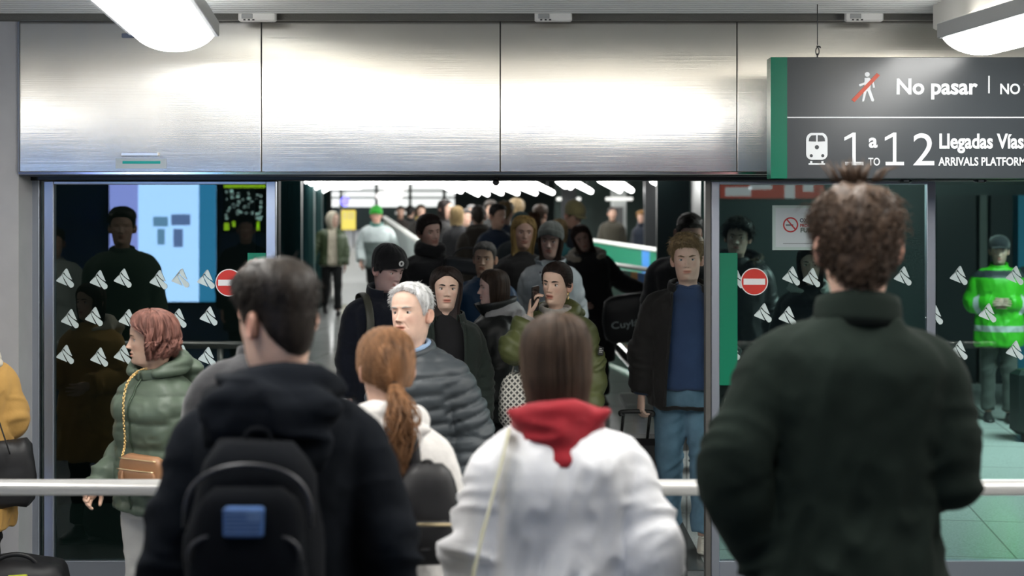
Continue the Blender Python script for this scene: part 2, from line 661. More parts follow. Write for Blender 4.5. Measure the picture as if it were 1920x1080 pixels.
def arrow_polys():
    """the three pieces of the rounded arrow mark, unit box"""
    def rnd(P, r, n=5):
        out = []
        P = np.asarray(P, float)
        for i in range(len(P)):
            a, b_, c = P[i - 1], P[i], P[(i + 1) % len(P)]
            u, v = unit(a - b_), unit(c - b_)
            rr = r[i] if np.ndim(r) else r
            if rr <= 0:
                out.append(tuple(b_))
                continue
            p0, p1 = b_ + u * rr, b_ + v * rr
            for t in np.linspace(0, 1, n):
                out.append(tuple((1 - t) ** 2 * p0 + 2 * t * (1 - t) * b_ + t * t * p1))
        return out
    big = rnd([(.0, .33), (.61, 1.0), (.55, .99), (.44, .86), (.34, .72), (.36, .60), (.44, .40), (.61, .08)], (.09, 0, 0, 0, 0, .03, 0, .01))
    mid = rnd([(.36, .76), (.40, .58), (.50, .40), (.66, .12), (.80, -.04), (.97, .02), (.98, .20), (.80, .36), (.60, .52), (.47, .66)], (0, 0, 0, 0, .06, .09, .06, 0, 0, 0))
    top = rnd([(.44, .82), (.61, 1.03), (.88, .40), (.72, .48), (.58, .60), (.50, .70)], (.02, .10, .01, 0, 0, 0))
    return big, mid, top


AP = arrow_polys()


def arrow(t, f, px, py, w=35, yy=None):
    b = MB()
    s = 360
    for P in AP:
        b.prism([(X(px - w / 2 + w * x, s), Z(py + w / 2 - w * z, s)) for x, z in P], DY - .004, DY - .002)
    b.build('arrow_sticker', [STICK], t, f, smooth=False)


for px, py in ((122, 521), (185, 524), (230, 521), (297, 524), (338, 521), (386, 523), (131, 597), (176, 593), (239, 597), (333, 596), (391, 592), (122, 664), (186, 669), (230, 664), (300, 670), (340, 664), (388, 668)):
    arrow(d1, f1, px, py)
for px, py in ((1378, 522), (1483, 517), (1521, 520), (1590, 517), (1635, 520), (1692, 517), (1430, 586), (1476, 592), (1560, 588), (1640, 590), (1371, 657), (1440, 660), (1520, 657), (1690, 658)):
    arrow(d2, f2, px, py)
for px, py in ((1797, 516), (1902, 516), (1851, 586), (1745 + 6, 590), (1797, 656), (1902, 656), (1960, 588), (2005, 516), (2005, 656)):
    arrow(w1, f3, px, py)


def noentry(px, py, r, label):
    s = 360
    t = thing('no_entry_sign', label, 'sign', (X(px, s), DY - .006, Z(py, s)))
    th = np.linspace(0, 2 * PI, 48, endpoint=False)
    for nm, rr, y, m in (('white_rim', r + 1.2, 0, mat('sign_white', (.8, .8, .8), .5)), ('red_disc', r - .6, -.001, mat('sign_red', (.60, .030, .018), .45))):
        b = MB()
        b.prism([(rr / s * math.cos(a), rr / s * math.sin(a)) for a in th], y - .001, y)
        b.build(nm, [m], t, smooth=False)
    b = MB()
    b.prism([(-.83 * r / s, -.23 * r / s), (.83 * r / s, -.23 * r / s), (.83 * r / s, .23 * r / s), (-.83 * r / s, .23 * r / s)], -.003, -.002)
    b.build('white_bar', [mat('sign_white', (.8, .8, .8), .5)], t, smooth=False)


noentry(1414, 528, 24.5, 'red no entry disc on the right glass door leaf beside the green band')
noentry(430, 530, 24.5, 'red no entry disc on the left glass door leaf behind the man in charcoal')


# ---------------- lettering
def text(body, x, y, z, h, m, parent=None, bold=0., sx=1., name='lettering', depth=.0006, align='LEFT', L=None, rot=None):
    c = bpy.data.curves.new(name, 'FONT')
    c.body = body
    c.size = 1
    c.offset = bold
    c.extrude = 0
    c.resolution_u = 4
    c.align_x = align
    o = bpy.data.objects.new(name, c)
    COL.objects.link(o)
    dg = bpy.context.evaluated_depsgraph_get()
    me = bpy.data.meshes.new_from_object(o.evaluated_get(dg))
    bpy.data.objects.remove(o)
    k = h / .70          # capital height of the built-in face
    for v in me.vertices:
        q = np.array((v.co.x * k * sx, 0, v.co.y * k))
        if rot is not None:
            q = rot @ q
        q = q + (x, y, z)
        v.co = q if L is None else q - L
    me.materials.append(m)
    me.name = name
    o = bpy.data.objects.new(name, me)
    COL.objects.link(o)
    o.parent = parent
    return o


# ---------------- the hanging sign
SS = 400
sy = D(SS)
sg = thing('hanging_sign', 'dark grey hanging sign with green end band, no entry walker and platform numbers', 'sign', (X(1950, SS), sy, Z(335, SS)))
SL = np.array(sg.location)
fs = lambda V: V - SL
SIGNG = mat('sign_charcoal', (.050, .058, .064), .22, spec=.5)
LET = mat('sign_lettering', (.80, .83, .85), .45)
b = MB()
b.box((X(1446, SS), sy, Z(335, SS)), (X(2480, SS), sy + .10, Z(107, SS)), bev=.003)
b.build('panel', [SIGNG], sg, fs, smooth=False)
b = MB()
b.box((X(1445, SS), sy - .003, Z(335, SS)), (X(1476, SS), sy + .101, Z(107, SS)), bev=.002)
b.build('green_band', [mat('sign_green', (.0, .16, .09), .25)], sg, fs, smooth=False)
b = MB()
b.box((X(1476, SS), sy - .002, Z(221.4, SS)), (X(2480, SS), sy + .0, Z(219, SS)))
b.build('divider_line', [LET], sg, fs, smooth=False)
b = MB()
for q in ((1853, 142, 1855.6, 175),):
    b.box((X(q[0], SS), sy - .002, Z(q[3], SS)), (X(q[2], SS), sy, Z(q[1], SS)))
b.build('divider_mark', [LET], sg, fs, smooth=False)
ty = sy - .0015


def cap(body, px, base, top, sx=1., bold=.018):
    return text(body, X(px, SS), ty, Z(base, SS), (base - top) / SS, LET, sg, bold, sx, L=SL)


cap('No pasar', 1679, 176, 147.5, 1.0, .03)
cap('NO TRESPASSING', 1874, 176, 157, .9, .025)
cap('a', 1629, 276, 250.0, 1.0, .03)
cap('TO', 1628, 310, 296, .78, .02)
for px in (1583, 1659):
    b = MB()
    b.prism([(X(x + px, SS), Z(y, SS)) for x, y in ((0, 264), (0, 257.5), (16, 248.5), (21.5, 248.5), (21.5, 303.5), (36, 303.5), (36, 310), (1.5, 310), (1.5, 303.5), (15, 303.5), (15, 256.5))], ty - .0005, ty + .001)
    b.build('lettering', [LET], sg, fs, smooth=False)
cap('2', 1709, 310, 249, 1.05, .0)
cap('Llegadas V\u00edas', 1760, 277.5, 251, .80, .03)
cap('ARRIVALS PLATFORMS', 1760, 310, 295, .80, .025)
# train pictogram
pic = thing
b = MB()
s = SS
th = np.linspace(0, 2 * PI, 16, endpoint=False)


def outl(pts):
    return [(X(x, s), Z(y, s)) for x, y in pts]


def arcp(cx, cy, r, a0, a1, n=8, ry=None):
    ry = ry or r
    return [(cx + r * math.cos(math.radians(a)), cy - ry * math.sin(math.radians(a))) for a in np.linspace(a0, a1, n)]


b.prism(outl(arcp(1523, 262, 11.5, 180, 100, 7, 13) + arcp(1540, 262, 11.5, 80, 0, 7, 13) + arcp(1541, 289, 10.5, 0, -90) + arcp(1522, 289, 10.5, 270, 180)), ty - .0005, ty + .001)
b.box((X(1516, s), ty - .0005, Z(309, s)), (X(1547, s), ty + .001, Z(306, s)))
b.box((X(1519, s), ty - .0005, Z(306, s)), (X(1523, s), ty + .001, Z(302, s)))
b.box((X(1540, s), ty - .0005, Z(306, s)), (X(1544, s), ty + .001, Z(302, s)))
b.build('train_pictogram', [LET], sg, fs, smooth=False)
b = MB()
b.prism(outl([(1516, 265), (1517, 259), (1521, 254), (1530, 253.5), (1530, 265.5)]), ty - .0015, ty - .0008)
b.prism(outl([(1533, 265.5), (1533, 253.5), (1542, 254), (1546, 259), (1547, 265)]), ty - .0015, ty - .0008)
b.prism(outl(arcp(1531.5, 276, 4, 0, 345, 14)), ty - .0015, ty - .0008)
b.prism(outl(arcp(1521, 292, 3, 0, 345, 12)), ty - .0015, ty - .0008)
b.prism(outl(arcp(1542.5, 292, 3, 0, 345, 12)), ty - .0015, ty - .0008)
b.pieces('train_window', [SIGNG], sg, fs)
# walking figure, struck out
b = MB()
b.prism(outl(arcp(1626, 139.5, 4.6, 0, 345, 14)), ty - .0005, ty + .001)
for P, w in ((((1624, 147), (1622, 156), (1612, 160)), 2.2), (((1627, 147), (1636, 153), (1638.5, 164)), 2.0)):
    b.tube([(X(x, s), ty, Z(y, s)) for x, y in P], np.full((3, 2), (w / s, .0008)), 8, ref=(0, 0, 1), rnd=True)
b.prism(outl([(1621, 146), (1631, 146), (1633, 152), (1632, 168), (1639, 188), (1637.5, 190.5), (1634, 190), (1626.5, 171), (1625, 171), (1620, 190), (1616.5, 190.5), (1617, 186), (1620.5, 166), (1621, 152)]), ty - .0005, ty + .001)
b.build('walker_pictogram', [LET], sg, fs, smooth=False)
b = MB()
b.prism(outl([(1596.5, 187), (1644, 137), (1649.5, 141.5), (1602, 191.5)]), ty - .002, ty - .001)
b.build('red_stroke', [mat('sign_stroke_red', (.62, .10, .055), .5)], sg, fs, smooth=False)
b = MB()
wx = X(1537, SS)
b.tube([(wx, sy + .05, Z(82, SS)), (wx, sy + .05, CEIL + .02)], .0022, 6)
b.build('wire', [BLACKMETAL], sg, fs)
b = MB()
b.tube([(wx - .004, sy + .05, Z(86, SS) + .004), (wx + .012, sy + .05, Z(86, SS) + .002), (wx + .014, sy + .05, Z(86, SS) - .004)], .004, 6)
q = np.linspace(0, 2 * PI, 14)
b.tube(np.stack([wx + .008 * np.cos(q), np.full(14, sy + .05), Z(94, SS) + .018 * np.sin(q)], -1), .0025, 6)
b.tube([(wx, sy + .05, Z(98, SS)), (wx, sy + .05, Z(107.5, SS))], .004, 8)
b.build('hook', [BLACKMETAL], sg, fs)
b = MB()
b.tube([(X(2300, SS), sy + .05, Z(107.5, SS)), (X(2300, SS), sy + .05, CEIL + .02)], .0022, 6)
b.build('wire', [BLACKMETAL], sg, fs)

# ---------------- smoking notice behind the right leaf
s = 360
nt_ = thing('paper_notice', 'white paper notice with a struck out cigarette taped to the right glass door leaf', 'notice', (X(1500, s), DY - .004, Z(469, s)))
NL = np.array(nt_.location)
fn = lambda V: V - NL
b = MB()
b.box((X(1448, s), DY - .0045, Z(469, s)), (X(1575, s), DY - .002, Z(385, s)))
b.build('plastic_sleeve', [mat('sleeve', (.42, .53, .50), .3)], nt_, fn, smooth=False)
b = MB()
b.box((X(1454, s), DY - .0055, Z(463, s)), (X(1569, s), DY - .0046, Z(390, s)))
b.build('paper', [mat('notice_paper', (.52, .58, .60), .6)], nt_, fn, smooth=False)
q = np.linspace(0, 2 * PI, 33)
b = MB()
for r0, r1 in ((14.3, 11.6),):
    R = [np.stack([X(1482 + r * np.cos(q[:-1]), s), np.full(32, DY - .0062), Z(421.5 + r * np.sin(q[:-1]), s)], -1) for r in (r0, r1)]
    b.rings(R, False)
b.prism(outl([(1473, 411), (1475, 409.5), (1493, 430.5), (1491, 432.5)]), DY - .0064, DY - .006)
b.build('red_ring', [mat('notice_red', (.42, .03, .03), .6)], nt_, fn, smooth=False)
b = MB()
b.prism(outl([(1473, 420.5), (1487, 420.5), (1487, 423.5), (1473, 423.5)]), DY - .0060, DY - .0056)
b.build('cigarette', [mat('notice_grey', (.12, .14, .15), .6)], nt_, fn, smooth=False)
text('OX\u00cdGENO', X(1499, s), DY - .006, Z(416.5, s), 7 / s, mat('notice_navy', (.02, .035, .07), .6), nt_, .03, .95, L=NL)
text('PROHIBIDO', X(1499.5, s), DY - .006, Z(425.5, s), 5.6 / s, mat('notice_red', (.42, .03, .03), .6), nt_, .03, .95, L=NL)
text('FUMAR', X(1500, s), DY - .006, Z(435.5, s), 8.2 / s, mat('notice_green', (.06, .10, .08), .6), nt_, .03, 1.05, L=NL)
b = MB()
for i in range(24):
    b.box((X(1468 + i * 3.6, s), DY - .0062, Z(457.2, s)), (X(1471 + i * 3.6, s), DY - .0056, Z(456, s)))
b.build('small_print', [mat('notice_grey', (.12, .14, .15), .6)], nt_, fn, smooth=False)

# ---------------- handrail in front of the doors
RY = D(555)
rl = thing('handrail', 'long round steel handrail crossing in front of the glass doors', 'handrail', (0, RY, 0))
fr_ = lambda V: V - np.array((0, RY, 0))
b = MB()
zt = Z(914, 555)
b.tube([(-3.4, RY, zt), (3.4, RY, zt)], .0275, 24, ref=(0, 0, 1))
b.build('rail_tube', [BRUSHED], rl, fr_)
for px in (-180, 560, 1560, 2400):
    b = MB()
    b.tube([(X(px, 555), RY, .0), (X(px, 555), RY, zt - .02)], .022, 18)
    b.tube([(X(px, 555), RY, .0), (X(px, 555), RY, .012)], .06, 20)
    b.build('post', [BRUSHED], rl, fr_)

# ---------------- hall lamps
def lamp(label, end, ang, length, w=.36, name='ceiling_lamp'):
    """curved diffuser below a slim tray; `end` is the far end, running back towards the viewer"""
    t = thing(name, label, 'ceiling lamp', end, ang)
    th = np.radians(np.linspace(-74, 74, 15))
    R = []
    for y in np.linspace(0, -length, 9):
        R.append(np.stack([w / 2 * np.sin(th) / math.sin(math.radians(74)), np.full(15, y), .0 - .115 * (np.cos(th) - math.cos(math.radians(74)))], -1))
    b = MB()
    b.rings(R, False, closed=False)
    b.rings(np.stack([R[0], np.tile(R[0].mean(0), (15, 1))], 0), False, closed=False)
    b.build('diffuser', [EMIT_LAMP], t, smooth=True, solid=0)
    b = MB()
    for sgn in (-1, 1):
        b.box((sgn * (w / 2 + .004) - .012, -length, -.012), (sgn * (w / 2 + .004) + .012, .01, .055), bev=.004)
    b.box((-w / 2, -length, .012), (w / 2, .008, .035), bev=.004)
    b.build('tray', [mat('lamp_tray', (.42, .43, .44), .4, metal=.4)], t, smooth=False)
    b = MB()
    b.box((-w / 2 + .03, -length + .1, .036), (w / 2 - .03, -.1, .04))
    b.build('uplight', [mat('uplight_tubes', (1, .97, .90), .5, emit=UPL)], t, smooth=False)
    for k in range(1, int(length / .42)):
        b = MB()
        R2 = [np.stack([(w / 2 + .001) * np.sin(th) / math.sin(math.radians(74)), np.full(15, -.42 * k + d), -.001 - .116 * (np.cos(th) - math.cos(math.radians(74)))], -1) for d in (-.003, .003)]
        b.rings(R2, False, closed=False)
        b.build('seam_strip', [mat('seam_grey', (.3, .3, .3), .5)], t)
    for y in (-.35, -length + .35):
        b = MB()
        b.box((-.02, y - .02, .03), (.02, y + .02, CEIL + .03 - end[2]))
        b.build('hanger', [WHITEPAINT], t, smooth=False)
    return t


ls = 425
lamp('glowing curved ceiling lamp at upper left in front of the first steel sheet', (X(326, ls), D(ls), Z(62, ls)), 7, 3.9)
lamp('glowing curved ceiling lamp at upper right above the hanging sign', (X(1838, ls), D(ls), Z(68, ls)), 7, 3.9)
# the next pair of the row, towards the viewer
lamp('curved ceiling lamp overhead on the far left, outside the picture', (-5.2, 6.2, Z(60, ls)), 7, 3.9)
lamp('curved ceiling lamp overhead on the far right, outside the picture', (5.6, 6.2, Z(60, ls)), 7, 3.9)
lamp('added curved ceiling lamp overhead in the middle, above the top of the picture', (.55, 4.55, Z(60, ls)), 7, 2.2)  # unseen lamp added to fill the middle of the header's reflection
b = MB()
for x0 in (1.66,):
    b.box((X(1808, ls), 5.2, CEIL - .13), (X(2000, ls), 6.75, CEIL + .02), bev=.01)
struct(b.build('trim_4', [CEILW], smooth=False))

# ---------------- lit screens on the wall behind the viewer (seen mirrored in the left leaf)
def vpos(px, py, y):
    """place on the plane y whose mirror image in the door glass is seen at px, py"""
    dv = 2 * DY - y
    sv = FPX / dv
    return X(px, sv), Z(py, sv)


def screen(label, a, c, y, color, strength, frame=.03, name='wall_screen', marks=None):
    (x0, z1), (x1, z0) = vpos(*a, y), vpos(*c, y)
    t = thing(name, label, 'screen', ((x0 + x1) / 2, y, z0))
    L = np.array(t.location)
    m = MB()
    m.box((x0 - frame, y - .08, z0 - frame), (x1 + frame, y - .005, z1 + frame), bev=.01)
    m.build('case', [BLACKMETAL], t, lambda V: V - L, smooth=False)
    m = MB()
    m.box((x0, y - .005, z0), (x1, y, z1))
    m.build('display', [mat('display_%d' % int(sum(color) * 1000 + strength * 10), color, .3, emit=strength)], t, lambda V: V - L, smooth=False)
    return t, L, x0, x1, z0, z1


t, L, x0, x1, z0, z1 = screen('tall pale blue lit screen, seen mirrored in the left door leaf', (205, 338), (405, 566), -5.1, (.36, .58, .95), SCREEN)
for u0, u1, v0, v1, c, e in ((0, .27, .0, 1, (.34, .40, .95), 8.), (.84, 1, 0, 1, (.05, .33, .62), 5.5), (.41, .55, .62, .70, (.22, .45, .72), 6.), (.58, .76, .63, .72, (.20, .32, .66), 5.5), (.45, .52, .47, .6, (.22, .45, .72), 6.), (.60, .69, .45, .6, (.20, .32, .66), 5.5)):
    m = MB()
    W_ = x1 - x0
    m.box((x0 + u0 * W_, -5.1, z0 + v0 * (z1 - z0)), (x0 + u1 * W_, -5.096, z0 + v1 * (z1 - z0)))
    m.build('display_panel', [mat('disp_%d' % int(c[0] * 100 + c[1] * 1000 + e * 77), c, .3, emit=e)], t, lambda V: V - L, smooth=False)
t, L, x0, x1, z0, z1 = screen('small dark television with green bands, seen mirrored in the left door leaf', (420, 346), (498, 432), -5.1, (.01, .015, .012), .6)
rr = random.Random(5)
for k in range(60):
    m = MB()
    u, v = rr.uniform(.02, .9), rr.uniform(.15, .85)
    du, dv = rr.uniform(.02, .09), rr.uniform(.01, .06)
    c = rr.choice(((.5, .6, .6), (.25, .4, .45), (.05, .3, .2), (.7, .75, .7)))
    m.box((x0 + u * (x1 - x0), -5.1, z0 + v * (z1 - z0)), (x0 + min(1, u + du) * (x1 - x0), -5.097, z0 + min(1, v + dv) * (z1 - z0)))
    if k == 0:
        mm = MB()
    mm.add(np.vstack(m.V), m.F)
mm.build('display_pattern', [mat('tv_pattern', (.4, .55, .52), .3, emit=5.)], t, lambda V: V - L, smooth=False)
mm = MB()
for u0, u1, v0, v1 in ((0, 1, .93, 1), (.0, .12, .0, .16), (.5, .85, 0, .12), (.2, .28, .08, .2), (.72, .85, .1, .2)):
    mm.box((x0 + u0 * (x1 - x0), -5.1, z0 + v0 * (z1 - z0)), (x0 + u1 * (x1 - x0), -5.096, z0 + v1 * (z1 - z0)))
mm.pieces('display_band', [mat('tv_green', (.45, .8, .02), .3, emit=5.)], t, lambda V: V - L)
t, L, x0, x1, z0, z1 = screen('red and white lit advert strip, seen mirrored at the top of the right door leaf', (1350, 330), (1545, 372), -5.1, (.75, .08, .04), 2.2)
mm = MB()
for u0, u1, v0, v1 in ((.05, .3, .1, .5), (.28, .5, .4, .9), (.62, .72, .0, .8), (.8, .9, .3, .7)):
    mm.box((x0 + u0 * (x1 - x0), -5.1, z0 + v0 * (z1 - z0)), (x0 + u1 * (x1 - x0), -5.096, z0 + v1 * (z1 - z0)))
mm.build('display_pattern', [mat('advert_white', (.9, .92, .95), .3, emit=3.)], t, lambda V: V - L, smooth=False)

# ---------------- the passage beyond the doors
PC = 3.3
plain('ceiling_passage', (-9, DY + .4, PC), (9, 48, PC + .1), mat('passage_ceiling', (.05, .055, .055), .7))
plain('wall_far', (-9, 46, 0), (9, 46.2, PC), mat('far_wall', (.06, .09, .085), .6))
# dark room behind the left leaf, cladding along the left of the passage
plain('wall_left_room', (-7, 9.2, 0), (X(514, 295), 9.3, PC), mat('black_wall', (.004, .006, .006), .5))
b = MB()
PX = [(X(512, 330), D(330)), (X(540, 200), D(200)), (X(575, 130), D(130)), (X(612, 80), D(80))]
for i, ((xa, ya), (xb, yb)) in enumerate(zip(PX[:-1], PX[1:])):
    b.add([(xa, ya, 0), (xb, yb, 0), (xb, yb, PC), (xa, ya, PC), (xa - .1, ya, 0), (xb - .1, yb, 0), (xb - .1, yb, PC), (xa - .1, ya, PC)], [(0, 1, 2, 3), (7, 6, 5, 4), (0, 3, 7, 4), (1, 5, 6, 2), (2, 6, 7, 3), (0, 4, 5, 1)])
struct(b.build('wall_passage_left', [DARKTEAL], smooth=False))
for k, (px, s_) in enumerate(((548, 150), (575, 125), (592, 105))):
    plain('trim_%d' % (5 + k), (X(px, s_) - .05, D(s_) - .1, slope(D(s_))), (X(px, s_) + .12, D(s_) + .05, PC), mat('teal_post', (.012, .045, .045), .35))
# right side of the passage: dark wall with pale pillars and light shelves
b = MB()
xa, ya, xb, yb = X(1330, 330) + .35, D(330), X(1330, 62), D(62)
b.add([(xa, ya + 3, 0), (xa + 1.6, D(100), 0), (xa + 1.6, D(100), PC), (xa, ya + 3, PC), (xa + .1, ya + 3, 0), (xa + 1.7, D(100), 0), (xa + 1.7, D(100), PC), (xa + .1, ya + 3, PC)], [(0, 3, 2, 1), (4, 5, 6, 7), (0, 1, 5, 4), (3, 7, 6, 2), (0, 4, 7, 3), (1, 2, 6, 5)])
struct(b.build('wall_passage_right', [mat('dark_green_glass_wall', (.02, .045, .04), .3, vary=.3, vscale=2)], smooth=False))
plain('wall_passage_end', (X(1040, 76), D(76), 0), (X(1330, 76) + 2, D(76) + .1, PC), mat('dim_green_wall', (.045, .075, .065), .4, vary=.4, vscale=1.2))
PIL = mat('pale_pillar', (.55, .57, .56), .5)
for k, (px, w, s_) in enumerate(((1066, 24, 82), (1160, 28, 84), (1270, 34, 86))):
    x_, y_ = X(px, s_), D(s_)
    t = thing('pillar', 'pale pillar with a white light shelf, %s in the passage' % ('left one of the three on the right side', 'middle one of the three on the right side, behind the man in brown', 'right one of the three on the right side, behind the blond man')[k], 'pillar', (x_, y_, slope(y_)), 0, 'pale pillars on the right of the passage')
    m = MB()
    m.box((-w / s_ / 2, -.15, 0), (w / s_ / 2, .15, PC - slope(y_)), bev=.02)
    m.build('shaft', [PIL], t, smooth=False)
    m = MB()
    zz = Z(376, s_) - slope(y_)
    m.box((-w / s_ / 2 - .12, -.35, zz), (w / s_ / 2 + .12, .1, zz + .07), bev=.01)
    m.build('light_shelf', [mat('shelf_light', (.9, .9, .86), .5, emit=1.0)], t, smooth=False)
    m = MB()
    m.box((-w / s_ / 4, -.17, zz - .85), (w / s_ / 4, -.14, zz - .15))
    m.build('grey_panel', [mat('pillar_panel', (.12, .12, .12), .6)], t, smooth=False)
plain('trim_8', (X(1207, 100), D(100) - .2, slope(26)), (X(1246, 100), D(100), PC), mat('black_column', (.006, .007, .009), .4))
plain('trim_9', (X(1052, 84), D(84) - .3, slope(30)), (X(1080, 84), D(84) - .2, Z(352, 84)), mat('black_column', (.006, .007, .009), .4))
# tube lights
TL = [((518, 347), (534, 338)), ((524, 352), (552, 336)), ((540, 355), (572, 337)), ((563, 354), (592, 338)), ((580, 357), (612, 339)), ((596, 362), (628, 343)),
      ((850, 338), (896, 364)), ((872, 338), (914, 364)), ((894, 338), (940, 362)), ((918, 338), (970, 362)), ((946, 336), (1004, 362)), ((976, 334), (1036, 361)), ((838, 342), (864, 358)), ((826, 344), (852, 357)),
      ((1048, 338), (1060, 348)), ((1058, 338), (1070, 350)), ((1066, 336), (1108, 359)), ((1126, 336), (1162, 357)), ((1150, 336), (1184, 357)), ((1225, 338), (1256, 355)), ((1246, 336), (1264, 348)), ((1266, 336), (1292, 352))]
TH = .46
for i, (a, c) in enumerate(TL):
    P2 = []
    for px, py in (a, c):
        s_ = max(52, (YH - py) / TH)
        P2.append(np.array((X(px, s_), D(s_), HC + TH)))
    mid = (P2[0] + P2[1]) / 2
    t = thing('tube_light', 'added slanting white tube light over the nearer passage, hidden behind the header', 'tube light', tuple(mid), 0, 'tube lights over the passage')
    m = MB()
    m.tube([P2[0] - mid, P2[1] - mid], .05, 12, ref=(0, 0, 1), rnd=True)
    m.build('tube', [EMIT_TUBE], t)
    m = MB()
    for q in (.25, .75):
        g = P2[0] * (1 - q) + P2[1] * q - mid
        m.tube([g + (0, 0, .07), (g[0], g[1], PC - mid[2])], .008, 6)
    m.pieces('hanger_rod', [BLACKMETAL], t)
for xx in (-1.9, .3):  # unseen tubes added to brighten the crowd and the passage floor
    for yy in (np.arange(9.4, 23, 1.5) if xx < 0 else np.arange(10.5, 20, 4.2)):
        sg_ = -1 if xx < 0 else 1
        t = thing('tube_light', 'added slanting white tube light over the nearer passage, hidden behind the header', 'tube light', (xx + (.02 if xx < 0 else .1) * (yy - 9), float(yy), 2.42), 0, 'tube lights over the passage')
        m = MB()
        m.tube([(-.75 * sg_, -.30, 0), (.75 * sg_, .30, 0)], .04, 12, ref=(0, 0, 1), rnd=True)
        m.build('tube', [EMIT_TUBE], t)
        m = MB()
        for q in (-1, 1):
            m.tube([(.5 * q * sg_, .2 * q, .03), (.5 * q * sg_, .2 * q, PC - 2.42)], .008, 6)
        m.pieces('hanger_rod', [BLACKMETAL], t)
for yy in np.arange(26.5, 40, 2.):
    t = thing('tube_light', 'added slanting white tube light over the nearer passage, hidden behind the header', 'tube light', (X(615, FPX / yy), float(yy), 2.62), 0, 'tube lights over the passage')
    m = MB()
    m.tube([(.9, -.35, 0), (-.9, .35, 0)], .06, 12, ref=(0, 0, 1), rnd=True)
    m.build('tube', [EMIT_TUBE], t)
    m = MB()
    for q in (-1, 1):
        m.tube([(-.6 * q, .23 * q, .05), (-.6 * q, .23 * q, PC - 2.62)], .008, 6)
    m.pieces('hanger_rod', [BLACKMETAL], t)
# bright glazed end of the passage
FS = 66.
fy = D(FS)
t = thing('lit_glass_screen', 'bright white lit glazed screen with dark bars at the far end of the passage', 'glazed screen', (X(745, FS), fy, slope(fy)))
FL = np.array(t.location)
m = MB()
m.box((X(622, FS), fy, Z(388, FS)), (X(852, FS), fy + .05, Z(318, FS)))
m.build('lit_panel', [mat('lit_white', (.92, .95, .93), .5, emit=1.0)], t, lambda V: V - FL, smooth=False)
m = MB()
for px in (637, 703, 766, 830):
    m.box((X(px, FS), fy - .06, Z(420, FS)), (X(px + 6, FS), fy, Z(318, FS)))
for py in (358, 371):
    m.box((X(620, FS), fy - .06, Z(py + 1.6, FS)), (X(852, FS), fy - .01, Z(py - 2, FS)))
m.pieces('glazing_bar', [mat('bar_grey', (.25, .27, .26), .5)], t, lambda V: V - FL)
m = MB()
m.box((X(622, FS), fy - .02, slope(fy)), (X(852, FS), fy + .06, Z(388, FS)))
m.build('dark_base', [mat('base_dark', (.02, .05, .045), .5)], t, lambda V: V - FL, smooth=False)
m = MB()
for px, py, r in ((741, 352, 22), (730, 368, 26)):
    m.ell((X(px, FS), fy - .1, Z(py, FS)), (r / FS, .05, 8 / FS))
m.pieces('hanging_shade', [mat('shade_white', (.95, .90, .88), .5, emit=1.4)], t, lambda V: V - FL)
t = thing('blue_lamp', 'round violet blue light at the far left end of the passage', 'lamp', (X(647, 68), D(68), Z(378, 68)))
m = MB()
m.ell((0, 0, 0), (.12, .05, .13))
m.build('bulb', [mat('blue_glow', (.16, .14, 1), .5, emit=3.)], t)
m = MB()
m.tube([(0, 0, .1), (0, 0, PC - t.location[2])], .01, 6)
m.build('rod', [BLACKMETAL], t)
t = thing('yellow_panel', 'small yellow lit panel far down the passage behind the hooded figure', 'panel', (X(654, 75), D(75), slope(D(75))))
m = MB()
m.box((X(640, 75) - t.location.x, -.03, Z(431, 75) - slope(D(75))), (X(667, 75) - t.location.x, .02, Z(394, 75) - slope(D(75))), bev=.02)
m.build('board', [mat('yellow_board', (.85, .70, .14), .5, emit=.7)], t, smooth=False)
m = MB()
for q in (646, 654, 660):
    m.box((X(q, 75) - t.location.x, -.045, Z(411, 75) - slope(D(75))), (X(q + 2, 75) - t.location.x, -.03, Z(398, 75) - slope(D(75))))
m.pieces('mark', [WHITEPAINT], t)
m = MB()
for q in (643, 662):
    m.box((X(q, 75) - t.location.x, -.02, .60), (X(q + 2, 75) - t.location.x, .01, Z(430, 75) - slope(D(75))))
m.pieces('leg', [BLACKMETAL], t)

# added ramp at the far left, white deck standing in for brightly lit floor
RY0, RY1, RZ0, RZ1 = 26., 40.2, slope(26), 1.42
t = thing('added_moving_ramp', 'added pale moving ramp climbing away at the far left of the passage', 'moving ramp', ((X(650, FPX / RY0)), RY0, RZ0))
L = np.array(t.location)


def ramp_x(px, y):
    return X(px, FPX / y)


m = MB()
V = []
for y, z in ((RY0, RZ0), (RY1, RZ1)):
    for px in (622, 712):
        V += [(ramp_x(px, y), y, z + .01), (ramp_x(px, y), y, slope(y) - .02)]
m.add(V, [(0, 2, 6, 4), (1, 5, 7, 3), (0, 1, 3, 2), (4, 6, 7, 5), (0, 4, 5, 1), (2, 3, 7, 6)])
m.build('pale_deck', [mat('painted_bright_deck', (.88, .90, .89), .45)], t, lambda V: V - L, smooth=False)
for px in (624, 710):
    m = MB()
    m.tube([(ramp_x(px, RY0), RY0, RZ0 + .12), (ramp_x(px, RY1), RY1, RZ1 + .12)], .05, 10, ref=(0, 0, 1), rnd=True)
    m.build('side_kerb', [BRUSHED], t, lambda V: V - L)

